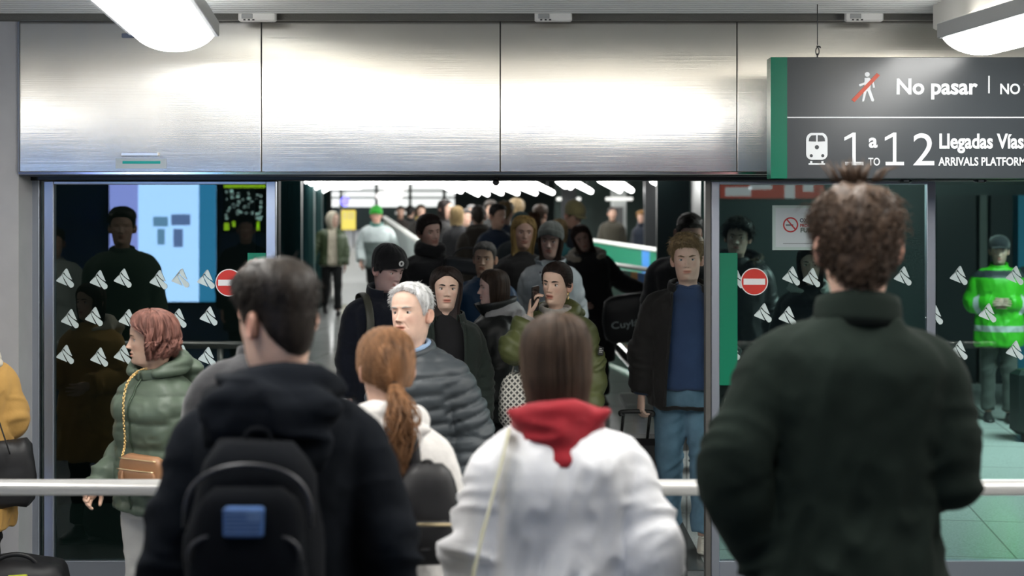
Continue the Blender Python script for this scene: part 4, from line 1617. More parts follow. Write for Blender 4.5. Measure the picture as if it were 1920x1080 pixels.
def garment(p, part, color=(.05, .05, .05), kind='cloth', ease=.028, hem=.76, flare=0., style='smooth', fold=.009, opening=None, collar=None, sleeve=1.0, band=.085, sleeves=True, voxel=None, neck=1.485, aease=None, cuff=None, chest=0., zipc=None, drop=0., name=None, smooth=8, zones=()):
    """shirt, jumper, jacket or coat around the trunk and arms"""
    m = MB()
    th = np.linspace(0, 2 * PI, 36, endpoint=False)
    zs = np.concatenate([np.linspace(hem, 1.36, 14), np.array((1.39, 1.42, 1.445, 1.465, neck))])
    R = []
    for z in zs:
        w = np.interp(z, BP[:, 0], BP[:, 1])
        d = np.interp(z, BP[:, 0], BP[:, 2])
        y0 = np.interp(z, BP[:, 0], BP[:, 3])
        if p.fem:
            w = w - .010 * p.fem * sstep(1.3, 1.4, z)
            d = d + p.fem * .012 * np.exp(-((z - 1.29) / .06) ** 2)
        w *= .35 + .65 * p.build
        e = ease * (1 - .75 * sstep(1.36, 1.47, z))
        fl = flare * sstep(1.15, hem, z)
        w, d = w + e + fl, d + e * 1.05 + fl * .8 + chest * sstep(.9, 1.3, z) * (1 - sstep(1.36, 1.47, z))
        q = 2.35
        x = w * np.sign(np.cos(th)) * np.abs(np.cos(th)) ** (2 / q)
        y = d * np.sign(np.sin(th)) * np.abs(np.sin(th)) ** (2 / q)
        R.append(np.stack([x, y0 + y, np.full(36, z)], -1))
    m.rings(R)
    ae = ease if aease is None else aease
    polys = []
    for side, (S, E, W, u, v) in zip((1, -1), p.arms):
        if not sleeves:
            break
        We = E + (W - E) * sleeve
        S0 = np.array((side * .05, .012, 1.418 - drop * .3))
        S1 = S - (0, 0, drop * .2)
        pts = [S0, S1 + (side * -.035, 0, .004), S1 + u * .05, S1 + u * .16, E - u * .04, E + v * .05, E + v * .14 * sleeve, We + v * .004]
        rad = (np.array([.042, .050, .051, .047, .042, .041, .037, .033]) * (1 - .1 * p.fem) + ae * np.array([.15, .4, .7, .9, 1, 1, .9, .75]))
        m.tube(pts, rad, 18, 30)
        polys.append([S1, E, We])
    vx = voxel or (.0095 if p.hi else .015)
    V, N, F = remesh(m, vx, smooth if p.hi else 4)
    S3 = p.S3 + (3 if part == 'shirt' else 0)
    isarm = np.zeros(len(V))
    arcs = np.zeros(len(V))
    for pl in polys:
        arc, ds = seg_param(V, pl)
        q = sstep(.125, .095, ds) * sstep(.02, .10, arc)
        m_ = q > isarm
        isarm[m_] = q[m_]
        arcs[m_] = arc[m_]
    dsp = np.zeros(len(V))
    if style == 'puffer':
        wob = .012 * noise3(V * 7 + S3)
        ut = (V[:, 2] + wob) / band
        ua = (arcs + wob) / (band * .88)
        bt = np.abs(np.sin(PI * ut)) ** .55 - .55
        ba = np.abs(np.sin(PI * ua)) ** .55 - .55
        up = 1 - .7 * sstep(1.38, 1.44, V[:, 2])
        dsp += (bt * (1 - isarm) * up + ba * isarm) * .017
        dsp += (np.abs(noise3(V * np.array((16, 16, 34)) + S3)) - .4) * -.006
    # folds: long soft ones on the trunk, rings on the sleeves
    ql = np.stack([V[:, 0] * 9 + V[:, 2] * 2.5, V[:, 1] * 7, V[:, 2] * 4.5 - V[:, 0] * 3], -1) + S3
    tr = (1 - 2 * np.abs(noise3(ql))) * fold * .8 + (1 - 2 * np.abs(noise3(ql * 2.3 + 9))) * fold * .45
    lowf = .6 + .8 * sstep(1.25, .95, V[:, 2])
    qa = np.stack([V[:, 0] * 5, V[:, 1] * 5, arcs * 24 + 2 * V[:, 1] * 6], -1) + S3
    el = .5 + 1.1 * np.exp(-((arcs - .29) / .09) ** 2) + .8 * sstep(.44, .52, arcs)
    ar = (1 - 2 * np.abs(noise3(qa))) * fold * .9 * el
    dsp += tr * lowf * (1 - isarm) + ar * isarm
    V = V + N * dsp[:, None]
    if part == 'shirt' or kind in ('cloth', 'matte', 'wool', 'denim', 'nylon'):
        V = V + N * (noise3(V * 38 + S3) * .0012)[:, None]
    c = cloth(color, kind)
    mats = [c]
    Fm = None
    if opening:
        top, bot = opening[:2]
        Fc = np.array([V[list(f)].mean(0) for f in F])
        ia = np.array([isarm[list(f)].max() for f in F])
        zt = np.clip((Fc[:, 2] - hem) / (1.47 - hem), 0, 1)
        wd = bot + (top - bot) * zt
        kill = (np.abs(Fc[:, 0]) < wd) & (Fc[:, 1] < -.02) & (ia < .4) & (Fc[:, 2] > hem + .01)
        F = [f for f, q in zip(F, kill) if not q]
    if zones:
        Fc = np.array([V[list(f)].mean(0) for f in F])
        ia = np.array([isarm[list(f)].mean() for f in F])
        ar_ = np.array([arcs[list(f)].mean() for f in F])
        Fm = np.zeros(len(F), int)
        for lo, hi_z, zc, where, zk in zones:
            c2 = cloth(zc, zk)
            if c2 not in mats:
                mats.append(c2)
            sel = (ia < .5) & (Fc[:, 2] > lo) & (Fc[:, 2] < hi_z) if where == 'trunk' else (ia >= .5) & (ar_ > lo) & (ar_ < hi_z)
            Fm[sel] = mats.index(c2)
    o = link(name or part, p.fin(V), F, mats, p.root, True, .006 if opening else 0, Fm)
    if opening and p.hi:
        # rolled front edges
        for s in (-1, 1):
            e = MB()
            pts = []
            for z in np.linspace(hem + .01, 1.44, 16):
                zt = (z - hem) / (1.47 - hem)
                x = s * (opening[1] + (opening[0] - opening[1]) * zt + .004)
                cand = np.where((np.abs(V[:, 2] - z) < .02) & (np.abs(V[:, 0] - x) < .02) & (V[:, 1] < 0))[0]
                if len(cand):
                    pts.append((x, V[cand, 1].min() + .002, z))
            if len(pts) > 3:
                e.tube(pts, .008, 8, 40)
                e.build('jacket_edge', [c], o, p.fin)
    if zipc:
        z_ = MB()
        pts = []
        for z in np.linspace(hem + .02, 1.46, 30):
            cand = np.where((np.abs(V[:, 2] - z) < .012) & (np.abs(V[:, 0]) < .014) & (V[:, 1] < 0))[0]
            if len(cand):
                pts.append((0, V[cand, 1].min() - .001, z))
        if len(pts) > 3:
            z_.tube(pts, np.full((len(pts), 2), (.006, .003)), 8, 60, ref=(1, 0, 0))
            z_.build('zip', [mat('zip_%d' % int(sum(zipc) * 300), zipc, .4, .6)], o, p.fin)
    if cuff:
        for side, (S, E, W, u, v) in zip((1, -1), p.arms):
            cm = MB()
            We = E + (W - E) * sleeve
            cm.tube([We - v * .045, We - v * .03, We + v * .0, We + v * .012, We + v * .004], [.034 + ae * .8, .038 + ae * .8, .037 + ae * .8, .033 + ae * .75, .024], 16, cap=False)
            cm.build('cuff', [cloth(cuff, kind)], o, p.fin)
    if collar:
        make_collar(p, c, o, **collar)
    if part == 'jacket':
        p.jacket = o
        p.jm = c
    return o


def make_collar(p, c, parent, h=.055, rx=.078, ry=.076, thick=.009, tilt=.02, gap=0., fold=0., z0=1.44, y0=.010, flare=.0, color=None, kind='cloth'):
    m = MB()
    n = 48
    a0 = gap
    al = np.linspace(-PI + a0, PI - a0, n)      # 0 = back
    prof = [(0, 0), (.35, .05), (.75, .3), (1, 1 * flare / .02 if flare else .0), (1.03, thick * .5), (.75, thick), (0, thick)]
    R = []
    for i, a in enumerate(al):
        row = []
        b = (math.cos(a) + 1) / 2
        for t, o in ((0, thick), (.3, thick), (.7, thick * .9), (.97, thick * .6), (1.0, 0), (.7, -.001), (.2, 0)):
            r = 1 + 0 * t
            out = o + flare * t
            hh = h * t * (1 - (.25 * (1 - b) if fold == 0 else .1 * (1 - b)))
            row.append((math.sin(a) * (rx + out), y0 + math.cos(a) * (ry + out) - .012 * t, z0 + tilt * b - tilt * .4 * (1 - b) + hh))
        R.append(row)
    R = np.asarray(R)
    V = R.reshape(-1, 3)
    q = (noise3(V * 22 + p.S3) * .003)
    R = (V + np.stack([q, q, q * .6], -1)).reshape(R.shape)
    m.rings(R, True)
    if fold:
        # turned-down leaf
        R2 = []
        for a in al:
            b = (math.cos(a) + 1) / 2
            row = []
            for t, o in ((0, .004), (.1, .012), (.5, .018), (1, .022 + fold * .2), (1.0, .030 + fold * .2), (.5, .026), (.0, .018), (-.05, .010)):
                ext = fold * (1 + .5 * (1 - b))
                row.append((math.sin(a) * (rx + thick + o), y0 + math.cos(a) * (ry + thick + o) - .01, z0 + tilt * b - tilt * .4 * (1 - b) + h * (1 - .1 * (1 - b)) - ext * t))
            R2.append(row)
        m.rings(np.asarray(R2), True)
    m.build('collar', [cloth(color, kind) if color else c], parent, p.fin)


def hood_down(p, color=None, kind='cloth', size=1., drop=.10, point=0., fur=None, front=1.0, name='hood', z=0., band=0, fold=.006):
    m = MB()
    al = np.radians(np.linspace(-140 * front, 140 * front, 17))
    pts, rad = [], []
    for a in al:
        b = (math.cos(a) + 1) / 2
        pts.append((math.sin(a) * .098 * size, .012 + math.cos(a) * .088 * size, 1.462 + z + .03 * b - .03 * (1 - b)))
        rad.append((.024 + .022 * b * size, .020 + .022 * b * size))
    m.tube(pts, rad, 12, 40, ref=(0, 0, 1), rnd=True)
    if drop:
        m.ell((0, .125 * size, 1.475 + z - drop * .75), (.115 * size, .042 * size, drop * .95), rot=rotm(0, -12, 0))
        m.ell((0, .115 * size, 1.475 + z - drop * .3), (.135 * size, .05 * size, drop * .55), rot=rotm(0, -12, 0))
    if point:
        R = []
        th = np.linspace(0, 2 * PI, 20, endpoint=False)
        for t in np.linspace(0, 1, 8):
            w = (.112 * (1 - t) + .040) * size
            R.append(np.stack([w * np.cos(th), .105 + .035 * t + (.024 + .014 * (1 - t)) * np.sin(th) - np.abs(np.cos(th) * w) * .35, 1.49 + z - point * t + np.abs(np.cos(th)) * .02 * (1 - t)], -1))
        m.rings(R)
    V, N, F = remesh(m, .0085, 6)
    amp = fold
    q = V * np.array((9, 9, 26)) + p.S3
    V = V + N * ((1 - 2 * np.abs(noise3(q))) * amp + noise3(V * 40) * .001)[:, None]
    if band:
        V = V + N * ((np.abs(np.sin(V[:, 2] * PI / band)) ** .6 - .5) * .006)[:, None]
    mm = [cloth(color, kind)] if color else [p.jm]
    o = link(name, p.fin(V), F, mm, p.root)
    if fur:
        f = MB()
        n = fur[1] if len(fur) > 1 else 900
        for i in range(n):
            a = p.rng.uniform(al[0], al[-1])
            b = (math.cos(a) + 1) / 2
            c = np.array((math.sin(a) * .105 * size, .012 + math.cos(a) * .095 * size, 1.475 + z + .04 * b - .03 * (1 - b)))
            d = unit(p.rng.normal(size=3) + np.array((math.sin(a), math.cos(a), .8)) * .7)
            L = p.rng.uniform(.6, 1.15) * (fur[2] if len(fur) > 2 else .04)
            f.tube([c + d * .010, c + d * L * .5, c + d * L * .8 + (0, 0, -.006)], [.0035, .0022, .0005], 4)
        f.build('fur_trim', [mat('fur_%d' % int(sum(fur[0]) * 1000), fur[0], .9, vary=.3, vscale=40)], o, p.fin)
    return o


def hood_up(p, color, kind='cloth', open_=58, fur=None, thick=.02, name='hood'):
    m = MB()
    n, r_ = 40, 22
    th = np.radians(np.linspace(open_, 180, r_))
    ph = np.linspace(0, 2 * PI, n, endpoint=False)
    T, Ph = np.meshgrid(th, ph, indexing='ij')
    c = np.array((0, .006, .118))
    d = np.stack([np.sin(T) * np.cos(Ph), -np.cos(T), np.sin(T) * np.sin(Ph)], -1)
    rz = np.where(d[..., 2] > 0, .138, .185)
    Q = c + d * np.stack([np.full(T.shape, .102), np.where(d[..., 1] < 0, .125, .125), rz], -1)
    V = Q.reshape(-1, 3)
    V = V + noise3(V * np.array((14, 14, 14)) + p.S3)[:, None] * .006 * unit(V - c)
    m.rings(V.reshape(Q.shape), False)
    o = m.build(name, [cloth(color, kind)], p.root, p.hx, solid=.010)
    if fur:
        f = MB()
        for i in range(fur[1]):
            a = p.rng.uniform(0, 2 * PI)
            tt = math.radians(open_)
            dd = np.array((math.sin(tt) * math.cos(a), -math.cos(tt), math.sin(tt) * math.sin(a)))
            q = c + dd * np.array((.102, .125, .138 if dd[2] > 0 else .185))
            e = unit(p.rng.normal(size=3) + dd * 1.2 + np.array((0, -.3, 0)))
            L = p.rng.uniform(.03, .055)
            f.tube([q, q + e * L * .6, q + e * L], [.005, .0035, .0008], 4)
        f.build('fur_trim', [mat('fur_%d' % int(sum(fur[0]) * 1000), fur[0], .9, vary=.3, vscale=40)], o, p.hx)
    return o


def scarf(p, color, kind='wool', r=.03, turns=2, size=1., z=0., tail=0):
    m = MB()
    t = np.linspace(0, turns * 2 * PI, 14 * turns)
    pts = np.stack([np.sin(t) * (.082 + .006 * np.sin(t * 1.7)) * size, .006 + np.cos(t) * (.078 + .005 * np.cos(t * 2.1)) * size - .01, 1.475 + z + .018 * np.cos(t) + .022 * t / (2 * PI) * 1.2 - .01], -1)
    m.tube(pts, np.full((len(pts), 2), (r * 1.2, r * .8)), 10, 70)
    if tail:
        m.tube([(.05, -.11, 1.46), (.055, -.155, 1.38), (.05, -.165, 1.2), (.05, -.16, 1.46 - tail)], [(.03, .02), (.045, .014), (.05, .012), (.05, .01)], 10, 20, ref=(1, 0, 0))
    V, N, F = remesh(m, .009, 4)
    V = V + N * ((1 - 2 * np.abs(noise3(V * np.array((12, 12, 34)) + p.S3))) * .005)[:, None]
    return link('scarf', p.fin(V), F, [cloth(color, kind)], p.root)


# ------------------------------------------------------------------ hair
HL_A = np.radians([0, 25, 42, 55, 66, 75, 83, 92, 104, 114, 126, 145, 160, 180])
HL_P = np.radians([57, 58, 63, 78, 96, 112, 100, 84, 84, 100, 120, 131, 136, 138])
HO = np.array((0, .004, .128))


def skull(al, ps, P):
    d = np.stack([np.sin(ps) * np.sin(al), -np.sin(ps) * np.cos(al), np.cos(ps)], -1)
    lo, hi_ = np.full(al.shape, .03), np.full(al.shape, .20)
    for _ in range(22):
        mid = (lo + hi_) / 2
        Q = HO + d * mid[..., None]
        w, f, b = hprof(Q[..., 2], P.get('fem', 0), P.get('jaw', 1))
        yy = np.where(Q[..., 1] < 0, f, b)
        ins = ((Q[..., 0] / w) ** 2 + (Q[..., 1] / yy) ** 2 < 1) & (Q[..., 2] < .2352)
        lo = np.where(ins, mid, lo)
        hi_ = np.where(ins, hi_, mid)
    return d, lo


def hairline(al, lift=0., down=0.):
    a = np.abs((al + PI) % (2 * PI) - PI)
    return np.interp(a, HL_A, HL_P) - lift * np.interp(a, (0, .9, 1.5), (1, .6, 0)) + down * np.interp(a, (1.1, 1.5, 1.9, 2.4, 3.2), (0, 1, 1, .35, .15))


def strands(m, curves, rad, n=3):
    """curves (k, m, 3) thin tapering tubes"""
    C = np.asarray(curves)
    k, L = C.shape[:2]
    d = unit(np.gradient(C, axis=1))
    s = np.cross(d, np.array((.31, .52, .79)))
    s = unit(s)
    t = np.cross(d, s)
    tp = np.interp(np.linspace(0, 1, L), (0, .6, 1), (1, .8, .12))
    rr = np.asarray(rad)
    rr = (rr if rr.ndim else np.full(k, rr))[:, None] * tp
    V = []
    for j in range(n):
        a = 2 * PI * j / n
        V.append(C + (math.cos(a) * s + math.sin(a) * t) * rr[..., None])
    V = np.stack(V, 2).reshape(-1, 3)
    F = []
    for c in range(k):
        for i in range(L - 1):
            b = (c * L + i) * n
            for j in range(n):
                q = (j + 1) % n
                F.append((b + j, b + q, b + n + q, b + n + j))
    m.add(V, F)


def make_hair(p, style='short', color=(.04, .025, .015), top=.028, side=.008, length=.25, n=None, lift=0., lump=.006, wave=0., tie=102, bun=0, tail=0, part=0., sweep=0., fringe=0., vol=.016, tips=None, spread=0., curl=0., tailout=.115, down=0.):
    P, rng = p.P, p.rng
    mt = [hairmat(color)]
    m = MB()
    hi = p.hi
    n = n if n is not None else (900 if hi else 250)
    na, nps = (72, 26) if hi else (40, 14)
    al = np.linspace(-PI, PI, na, endpoint=False)
    if style in ('short', 'curly', 'pulled', 'fade'):
        u = np.linspace(0.02, 1, nps)
        A, U = np.meshgrid(al, u, indexing='ij')
        PS = U * hairline(A, lift, down)
        d, r = skull(A, PS, P)

        def thick(A, PS, U):
            if style == 'pulled':
                t = np.full(A.shape, side)
            else:
                t = top + (side - top) * sstep(math.radians(38), math.radians(88), PS)
            e = 1 - sstep(.86, 1.0, U)
            q = np.stack([np.sin(PS) * np.sin(A), -np.sin(PS) * np.cos(A), np.cos(PS)], -1).reshape(-1, 3)
            ln = noise3(q * (7 if style == 'curly' else 5) + p.S3).reshape(A.shape) + .5 * noise3(q * 15 + p.S3).reshape(A.shape)
            return (t + lump * ln * np.clip(t / .02, .15, 1.6)) * (.12 + .88 * e) + .0015
        t = thick(A, PS, U)
        V = HO + d * (r + t)[..., None]
        V[..., 1] -= sweep * np.maximum(0, np.cos(A)) * sstep(.3, .9, U) * 0
        m.rings(np.swapaxes(V, 0, 1), False)
        # strands
        ra = rng.uniform(-PI, PI, n)
        ru = np.sqrt(rng.uniform(.0, .98, n))
        L = 7 if style != 'curly' else 16
        cur = []
        if style == 'pulled':
            tp = math.radians(tie)
            Td = np.array((0, math.sin(tp), math.cos(tp)))
            rps = ru * hairline(ra, lift, down)
            D0 = np.stack([np.sin(rps) * np.sin(ra), -np.sin(rps) * np.cos(ra), np.cos(rps)], -1)
            for s in np.linspace(0, 1, 12):
                D = unit(D0 * (1 - s) + Td * s + .0001)
                a_, p_ = np.arctan2(D[:, 0], -D[:, 1]), np.arccos(np.clip(D[:, 2], -1, 1))
                dd, rr = skull(a_, p_, P)
                cur.append(HO + dd * (rr + side + .003 + .004 * math.sin(PI * s) + rng.uniform(0, .003, n) + side * .6 * s)[:, None])
            cur = np.stack(cur, 1)
            strands(m, cur, rng.uniform(.0012, .0024, n))
        else:
            rps = ru * hairline(ra, lift, down)
            dd, rr = skull(ra, rps, P)
            tt = thick(ra, rps, ru)
            root = HO + dd * (rr + tt * .55)[:, None]
            tang = np.stack([np.cos(rps) * np.sin(ra), -np.cos(rps) * np.cos(ra), -np.sin(rps)], -1)
            sw = np.array((sweep, -.35, 0)) * sstep(1.2, .5, rps)[:, None]
            dr = unit(tang * .8 + dd * (.35 + rng.uniform(-.15, .25, n))[:, None] + sw + rng.normal(size=(n, 3)) * .25)
            LL = (tt * 1.1 + .006) * rng.uniform(.7, 1.25, n)
            if style == 'curly':
                rad_ = rng.uniform(.004, .009, n)
                e1 = unit(np.cross(dr, rng.normal(size=(n, 3))))
                e2 = np.cross(dr, e1)
                ph = rng.uniform(0, 6.28, n)
                for s in np.linspace(0, 1, L):
                    g = ph + s * 9
                    cur.append(root + dr * (LL * 1.2 * s)[:, None] + (e1 * np.cos(g)[:, None] + e2 * np.sin(g)[:, None]) * rad_[:, None] - np.array((0, 0, .012)) * s * s)
            else:
                for s in np.linspace(0, 1, L):
                    cur.append(root + dr * (LL * s)[:, None] + dd * (LL * -.25 * s * s)[:, None])
            strands(m, np.stack(cur, 1), rng.uniform(.0010, .0019, n) * (1.6 if style == 'curly' else 1))
        if style == 'pulled' and bun:
            b = MB()
            tp = math.radians(tie)
            D = np.array((0, math.sin(tp), math.cos(tp)))
            c = HO + D * (.105 + side + bun * .7)
            q = np.linspace(0, 6 * PI, 60)
            for s_ in range(3):
                pts = c + np.stack([np.cos(q + s_ * 2) * bun * .62, .6 * bun * np.sin(q * .5 + s_), np.sin(q + s_ * 2) * bun * .62], -1)
                m.tube(pts, bun * .42, 8)
        if tail:
            tp = math.radians(tie)
            D = np.array((0, math.sin(tp), math.cos(tp)))
            c = HO + D * (.100 + side)
            k = 170
            e = rng.normal(size=(k, 2)) * .011
            ph = rng.uniform(0, 6.28, (k, 2))
            cl = rng.integers(0, 5, k)
            s = np.linspace(0, 1, 26)
            rs = np.interp(s, (0, .06, .3, .75, 1), (.35, .5, 1.45, 1.3, .35))
            x = e[:, :1] * rs * 1.25 + wave * .022 * s * np.sin(s * 13 + cl[:, None] * 1.3) + .003 * np.sin(s * 22 + ph[:, :1]) + part * s
            y = e[:, 1:] * rs * .8 + tailout * np.sin(np.minimum(1, s * 2.2) * PI * .5) * np.ones((k, 1)) + wave * .012 * s * np.cos(s * 12 + cl[:, None] * 1.9) + .003 * np.sin(s * 20 + ph[:, 1:])
            z = -tail * s * rng.uniform(.82, 1.03, (k, 1)) + .012 * np.sin(s * PI) * 1
            C = c + np.stack([x, y, z * np.ones((k, 1))], -1)
            hb = MB()
            strands(hb, C, rng.uniform(.0022, .004, k))
            # tail hangs straight down: undo the head pitch by using the rig as is
            hb.build('ponytail', mt, p.root, p.hx)
            g = MB()
            g.tube([c + D * -.004 + (0, 0, .004), c + D * .008 - (0, 0, .006)], .016, 14)
            g.build('hair_tie', [mat('hair_tie', (.02, .02, .02), .8)], p.root, p.hx)
    else:   # long, bob
        L1, L2 = (16, 22) if hi else (10, 12)
        facea = math.radians(62 - fringe)

        def column(a0, lag, dr, ph):
            sg = np.sign(a0)
            ab = np.abs(a0)
            C = []
            ps0, pse = math.radians(4), math.radians(96)
            for s in np.linspace(0, 1, L1):
                ps = ps0 + (pse - ps0) * s
                tgt = np.maximum(ab, facea)
                w = sstep(math.radians(40), math.radians(84), ps)
                a = sg * (ab + (tgt - ab) * w)
                ps_ = np.full(a.shape, ps)
                d, r = skull(a, ps_, P)
                front = sstep(1.3, .5, np.abs(a))
                t = vol * (.45 + .55 * math.sin(min(1, s * 1.3) * PI / 2)) * (1 - .72 * front * float(sstep(.35, .9, ps))) + dr
                q = d * (r + t)[:, None] + HO
                q[:, 0] += part * (1 - s)
                C.append(q)
            E = C[-1]
            od = unit(E - HO)
            od[:, 2] = 0
            od = unit(od)
            for s in np.linspace(0, 1, L2 + 1)[1:]:
                q = E.copy()
                dz = (length * lag) * s
                q[:, 2] -= dz
                zrel = q[:, 2]
                # in towards the neck below the jaw, then out over the shoulders
                inn = sstep(.09, .0, zrel) * .012 * (1 - spread)
                q -= od * inn[:, None] if np.ndim(inn) else od * inn
                back = od[:, 1]
                sh = sstep(-.06, -.16, zrel)
                q[:, 1] += np.where(back > .25, .035, -.055) * sh
                q[:, 0] += np.sign(q[:, 0]) * sh * .01 * (1 if spread == 0 else 2) + np.sign(q[:, 0]) * spread * .05 * s
                if wave:
                    q += od * (wave * .011 * np.sin(s * 13 * (length / .25) + ph + a0 * 3) * min(1, s * 4))[:, None]
                    q[:, 0] += wave * .006 * np.cos(s * 15 * (length / .25) + ph * 2)
                if tips:
                    q -= od * (tips * s * s)
                C.append(q)
            return np.stack(C, 1)
        a0 = np.concatenate([np.linspace(-PI + .02, -.03, na // 2), np.linspace(.03, PI - .02, na // 2)])
        lag = 1 - .10 * np.abs(noise3(np.stack([a0 * 4, a0 * 0, a0 * 0], -1) + p.S3))
        dr0 = .003 * noise3(np.stack([a0 * 9, a0 * 0 + 3, a0 * 0], -1) + p.S3)
        C = column(a0, lag, dr0, a0 * 2)
        m.rings(C, False, closed=False)
        # close the curtain at the back
        m.rings(np.stack([C[-1], C[0]], 0), False, closed=False)
        sa = rng.uniform(.02, PI - .01, n) * np.where(rng.random(n) < .5, -1, 1)
        CC = column(sa, rng.uniform(.82, 1.06, n), rng.uniform(-.004, .008, n), sa * 2 + rng.uniform(-.5, .5, n))
        if curl:
            tt = np.linspace(0, 1, CC.shape[1])
            grp = np.round(sa * 7)
            phs = (grp * 2.4)[:, None] + tt * 15
            amp_ = curl * (.15 + .85 * sstep(.08, .45, tt)) * rng.uniform(.6, 1.2, (n, 1))
            od = unit((CC - HO) * (1, 1, .2))
            e2 = unit(np.cross(od, (0, 0, 1.)))
            CC = CC + od * (amp_ * (.6 + np.cos(phs)))[..., None] + e2 * (amp_ * np.sin(phs))[..., None]
        strands(m, CC, rng.uniform(.0012, .0026, n) * (1.4 if curl else 1))
    return m.build('hair', mt, p.root, p.hx)


def make_hat(p, color=(.01, .01, .01), kind='beanie', top=.018, badge=None, ear=0., name=None, slouch=.02):
    P = p.P
    m = MB()
    al = np.linspace(-PI, PI, 64, endpoint=False)
    u = np.linspace(.01, 1, 22)
    A, U = np.meshgrid(al, u, indexing='ij')
    a = np.abs(A)
    mx = np.radians(np.interp(a, np.radians([0, 50, 90, 130, 180]), [68, 78, 98, 112, 118]) + ear)
    if kind == 'cap':
        mx = np.radians(np.interp(a, np.radians([0, 60, 100, 180]), [66, 78, 92, 105]))
    PS = U * mx
    d, r = skull(A, PS, P)
    t = .008 + top * np.cos(PS).clip(0, 1) + .005 * sstep(.68, .74, U) * (kind == 'beanie')
    if kind == 'beanie':
        t = t + .0012 * np.sin(A * 46)
    t = t + .003 * noise3((d * 5).reshape(-1, 3) + p.S3).reshape(A.shape)
    V = HO + d * (r + t)[..., None]
    V[..., 1] += slouch * (1 - U) ** 2
    m.rings(np.swapaxes(V, 0, 1), False)
    if kind == 'cap':
        R = []
        for s in np.linspace(0, 1, 8):
            w = .072 * math.sqrt(max(0, 1 - (s * .95) ** 2.5)) + .002
            row = []
            for q in np.linspace(-1, 1, 13):
                row.append((w * q, -.085 - .075 * s + .022 * q * q * (1 - s * .3), .178 - .012 * s - .014 * q * q))
            R.append(row)
        m.rings(np.asarray(R)[:, ::-1], False, closed=False)
    o = m.build(name or ('knit_hat' if kind == 'beanie' else 'cap'), [cloth(color, 'wool')], p.root, p.hx, solid=.006)
    if badge:
        b = MB()
        az = math.radians(badge)
        a1 = np.array([az])
        dd, rr = skull(a1, np.array([math.radians(63)]), P)
        c = (HO + dd * (rr + .037)[:, None])[0]
        n = unit(dd[0] * (1, 1, .25))
        e1 = unit(np.cross((0, 0, 1), n))
        e2 = np.cross(n, e1)
        th = np.linspace(0, 2 * PI, 28, endpoint=False)
        ci, si = np.cos(th)[:, None] * e1, np.sin(th)[:, None] * e2
        b.rings([c + (ci + si) * .0165 - n * .004, c + (ci + si) * .0165 + n * .002, c + (ci + si) * .008 + n * .002, c + (ci + si) * .008 - n * .002], False)
        b2 = MB()
        b2.rings([c + (ci + si) * .004 + n * .001, c + (ci + si) * .004 + n * .003], True)
        for q in range(6):
            g = q * PI / 3
            dv = math.cos(g) * e1 + math.sin(g) * e2
            b2.tube([c + dv * .010 + n * .002, c + dv * .0135 + n * .0028], .0018, 6)
        b.build('round_badge', [mat('badge_white', (.8, .8, .8), .5)], o, p.hx)
        b2.build('badge_mark', [mat('badge_dark', (.02, .02, .02), .5)], o, p.hx)
    return o
# ------------------------------------------------------------------ people in the picture
def who(label, px, s, top, yaw, ht=.015, **kw):
    y = D(s)
    z0 = slope(y)
    return person(label, (X(px, s), y, z0), yaw, Z(top, s) - z0 - ht, **kw)


BLACK, NAVY = (.010, .010, .012), (.010, .014, .026)
DK = (.022, .013, .009)
BR = (.075, .042, .024)
PALE, MID, TAN = (.66, .43, .33), (.56, .35, .26), (.46, .28, .19)


def worn(p, name, label, cat, group=None):
    t = thing(name, label, cat, tuple(p.root.location), 0, group)
    t.rotation_euler = p.root.rotation_euler
    return t


def soft_box(w, d, h, n=28, m=12, q=3.2, top=.75, bulge=.0):
    """rounded bag body standing on z = 0, rings for MB.rings"""
    th = np.linspace(0, 2 * PI, n, endpoint=False)
    R = []
    for t in np.linspace(0, 1, m):
        e = (1 - abs(2 * t - 1) ** 5) ** .35 if 0 < t < 1 else .35
        k = (1 - (1 - top) * t ** 2.2) * (.55 + .45 * e)
        x = w / 2 * k * np.sign(np.cos(th)) * np.abs(np.cos(th)) ** (2 / q)
        y = d / 2 * k * np.sign(np.sin(th)) * np.abs(np.sin(th)) ** (2 / q) * (1 + bulge * math.sin(PI * t))
        R.append(np.stack([x, y, np.full(n, h * t)], -1))
    return np.asarray(R)


def creased(R, S, amp=.006, f=12):
    V = R.reshape(-1, 3)
    c = V.mean(0)
    return (V + unit(V - c) * ((1 - 2 * np.abs(noise3(V * f + S))) * amp)[:, None]).reshape(R.shape)


# ---- the man on the right, back to us
m = who('person in a dark green stand collar coat with curly brown hair, back turned', 1588, 760, 340, 178, .03, lean=(0, -2.5),
        head=(-4, 4, 3), skin=PALE, hair=dict(style='curly', color=(.050, .029, .017), top=.020, side=.010, lump=.010, down=.52, n=1700), brow=BR,
        jacket=dict(color=(.0105, .0165, .0130), kind='matte', ease=.030, hem=.62, flare=.02, fold=.012, collar=dict(h=.075, rx=.082, ry=.080, thick=.014)),
        armL=((.42, .22, -1), (-.42, -.32, -.9)), armR=((.20, .06, -1), (-.30, -1, .25)), trousers=BLACK, hands=(.5, .6), face=dict(nose=1.05), seed=11, neckfwd=.0)
# tuft of hair on his crown
b = MB()
for i in range(60):
    a = m.rng.normal(size=2) * .018
    c = np.array((a[0] + .0, -.02 + a[1], .262))
    b.tube([c, c + (a[0] * .3, a[1] * .2, .022), c + (a[0] * .8 + m.rng.normal() * .006, a[1] * .5 + m.rng.normal() * .006, .022 + m.rng.uniform(.006, .03))], [.004, .003, .0006], 5)
b.build('hair_tuft', [hairmat((.050, .029, .017))], m.root, m.hx)

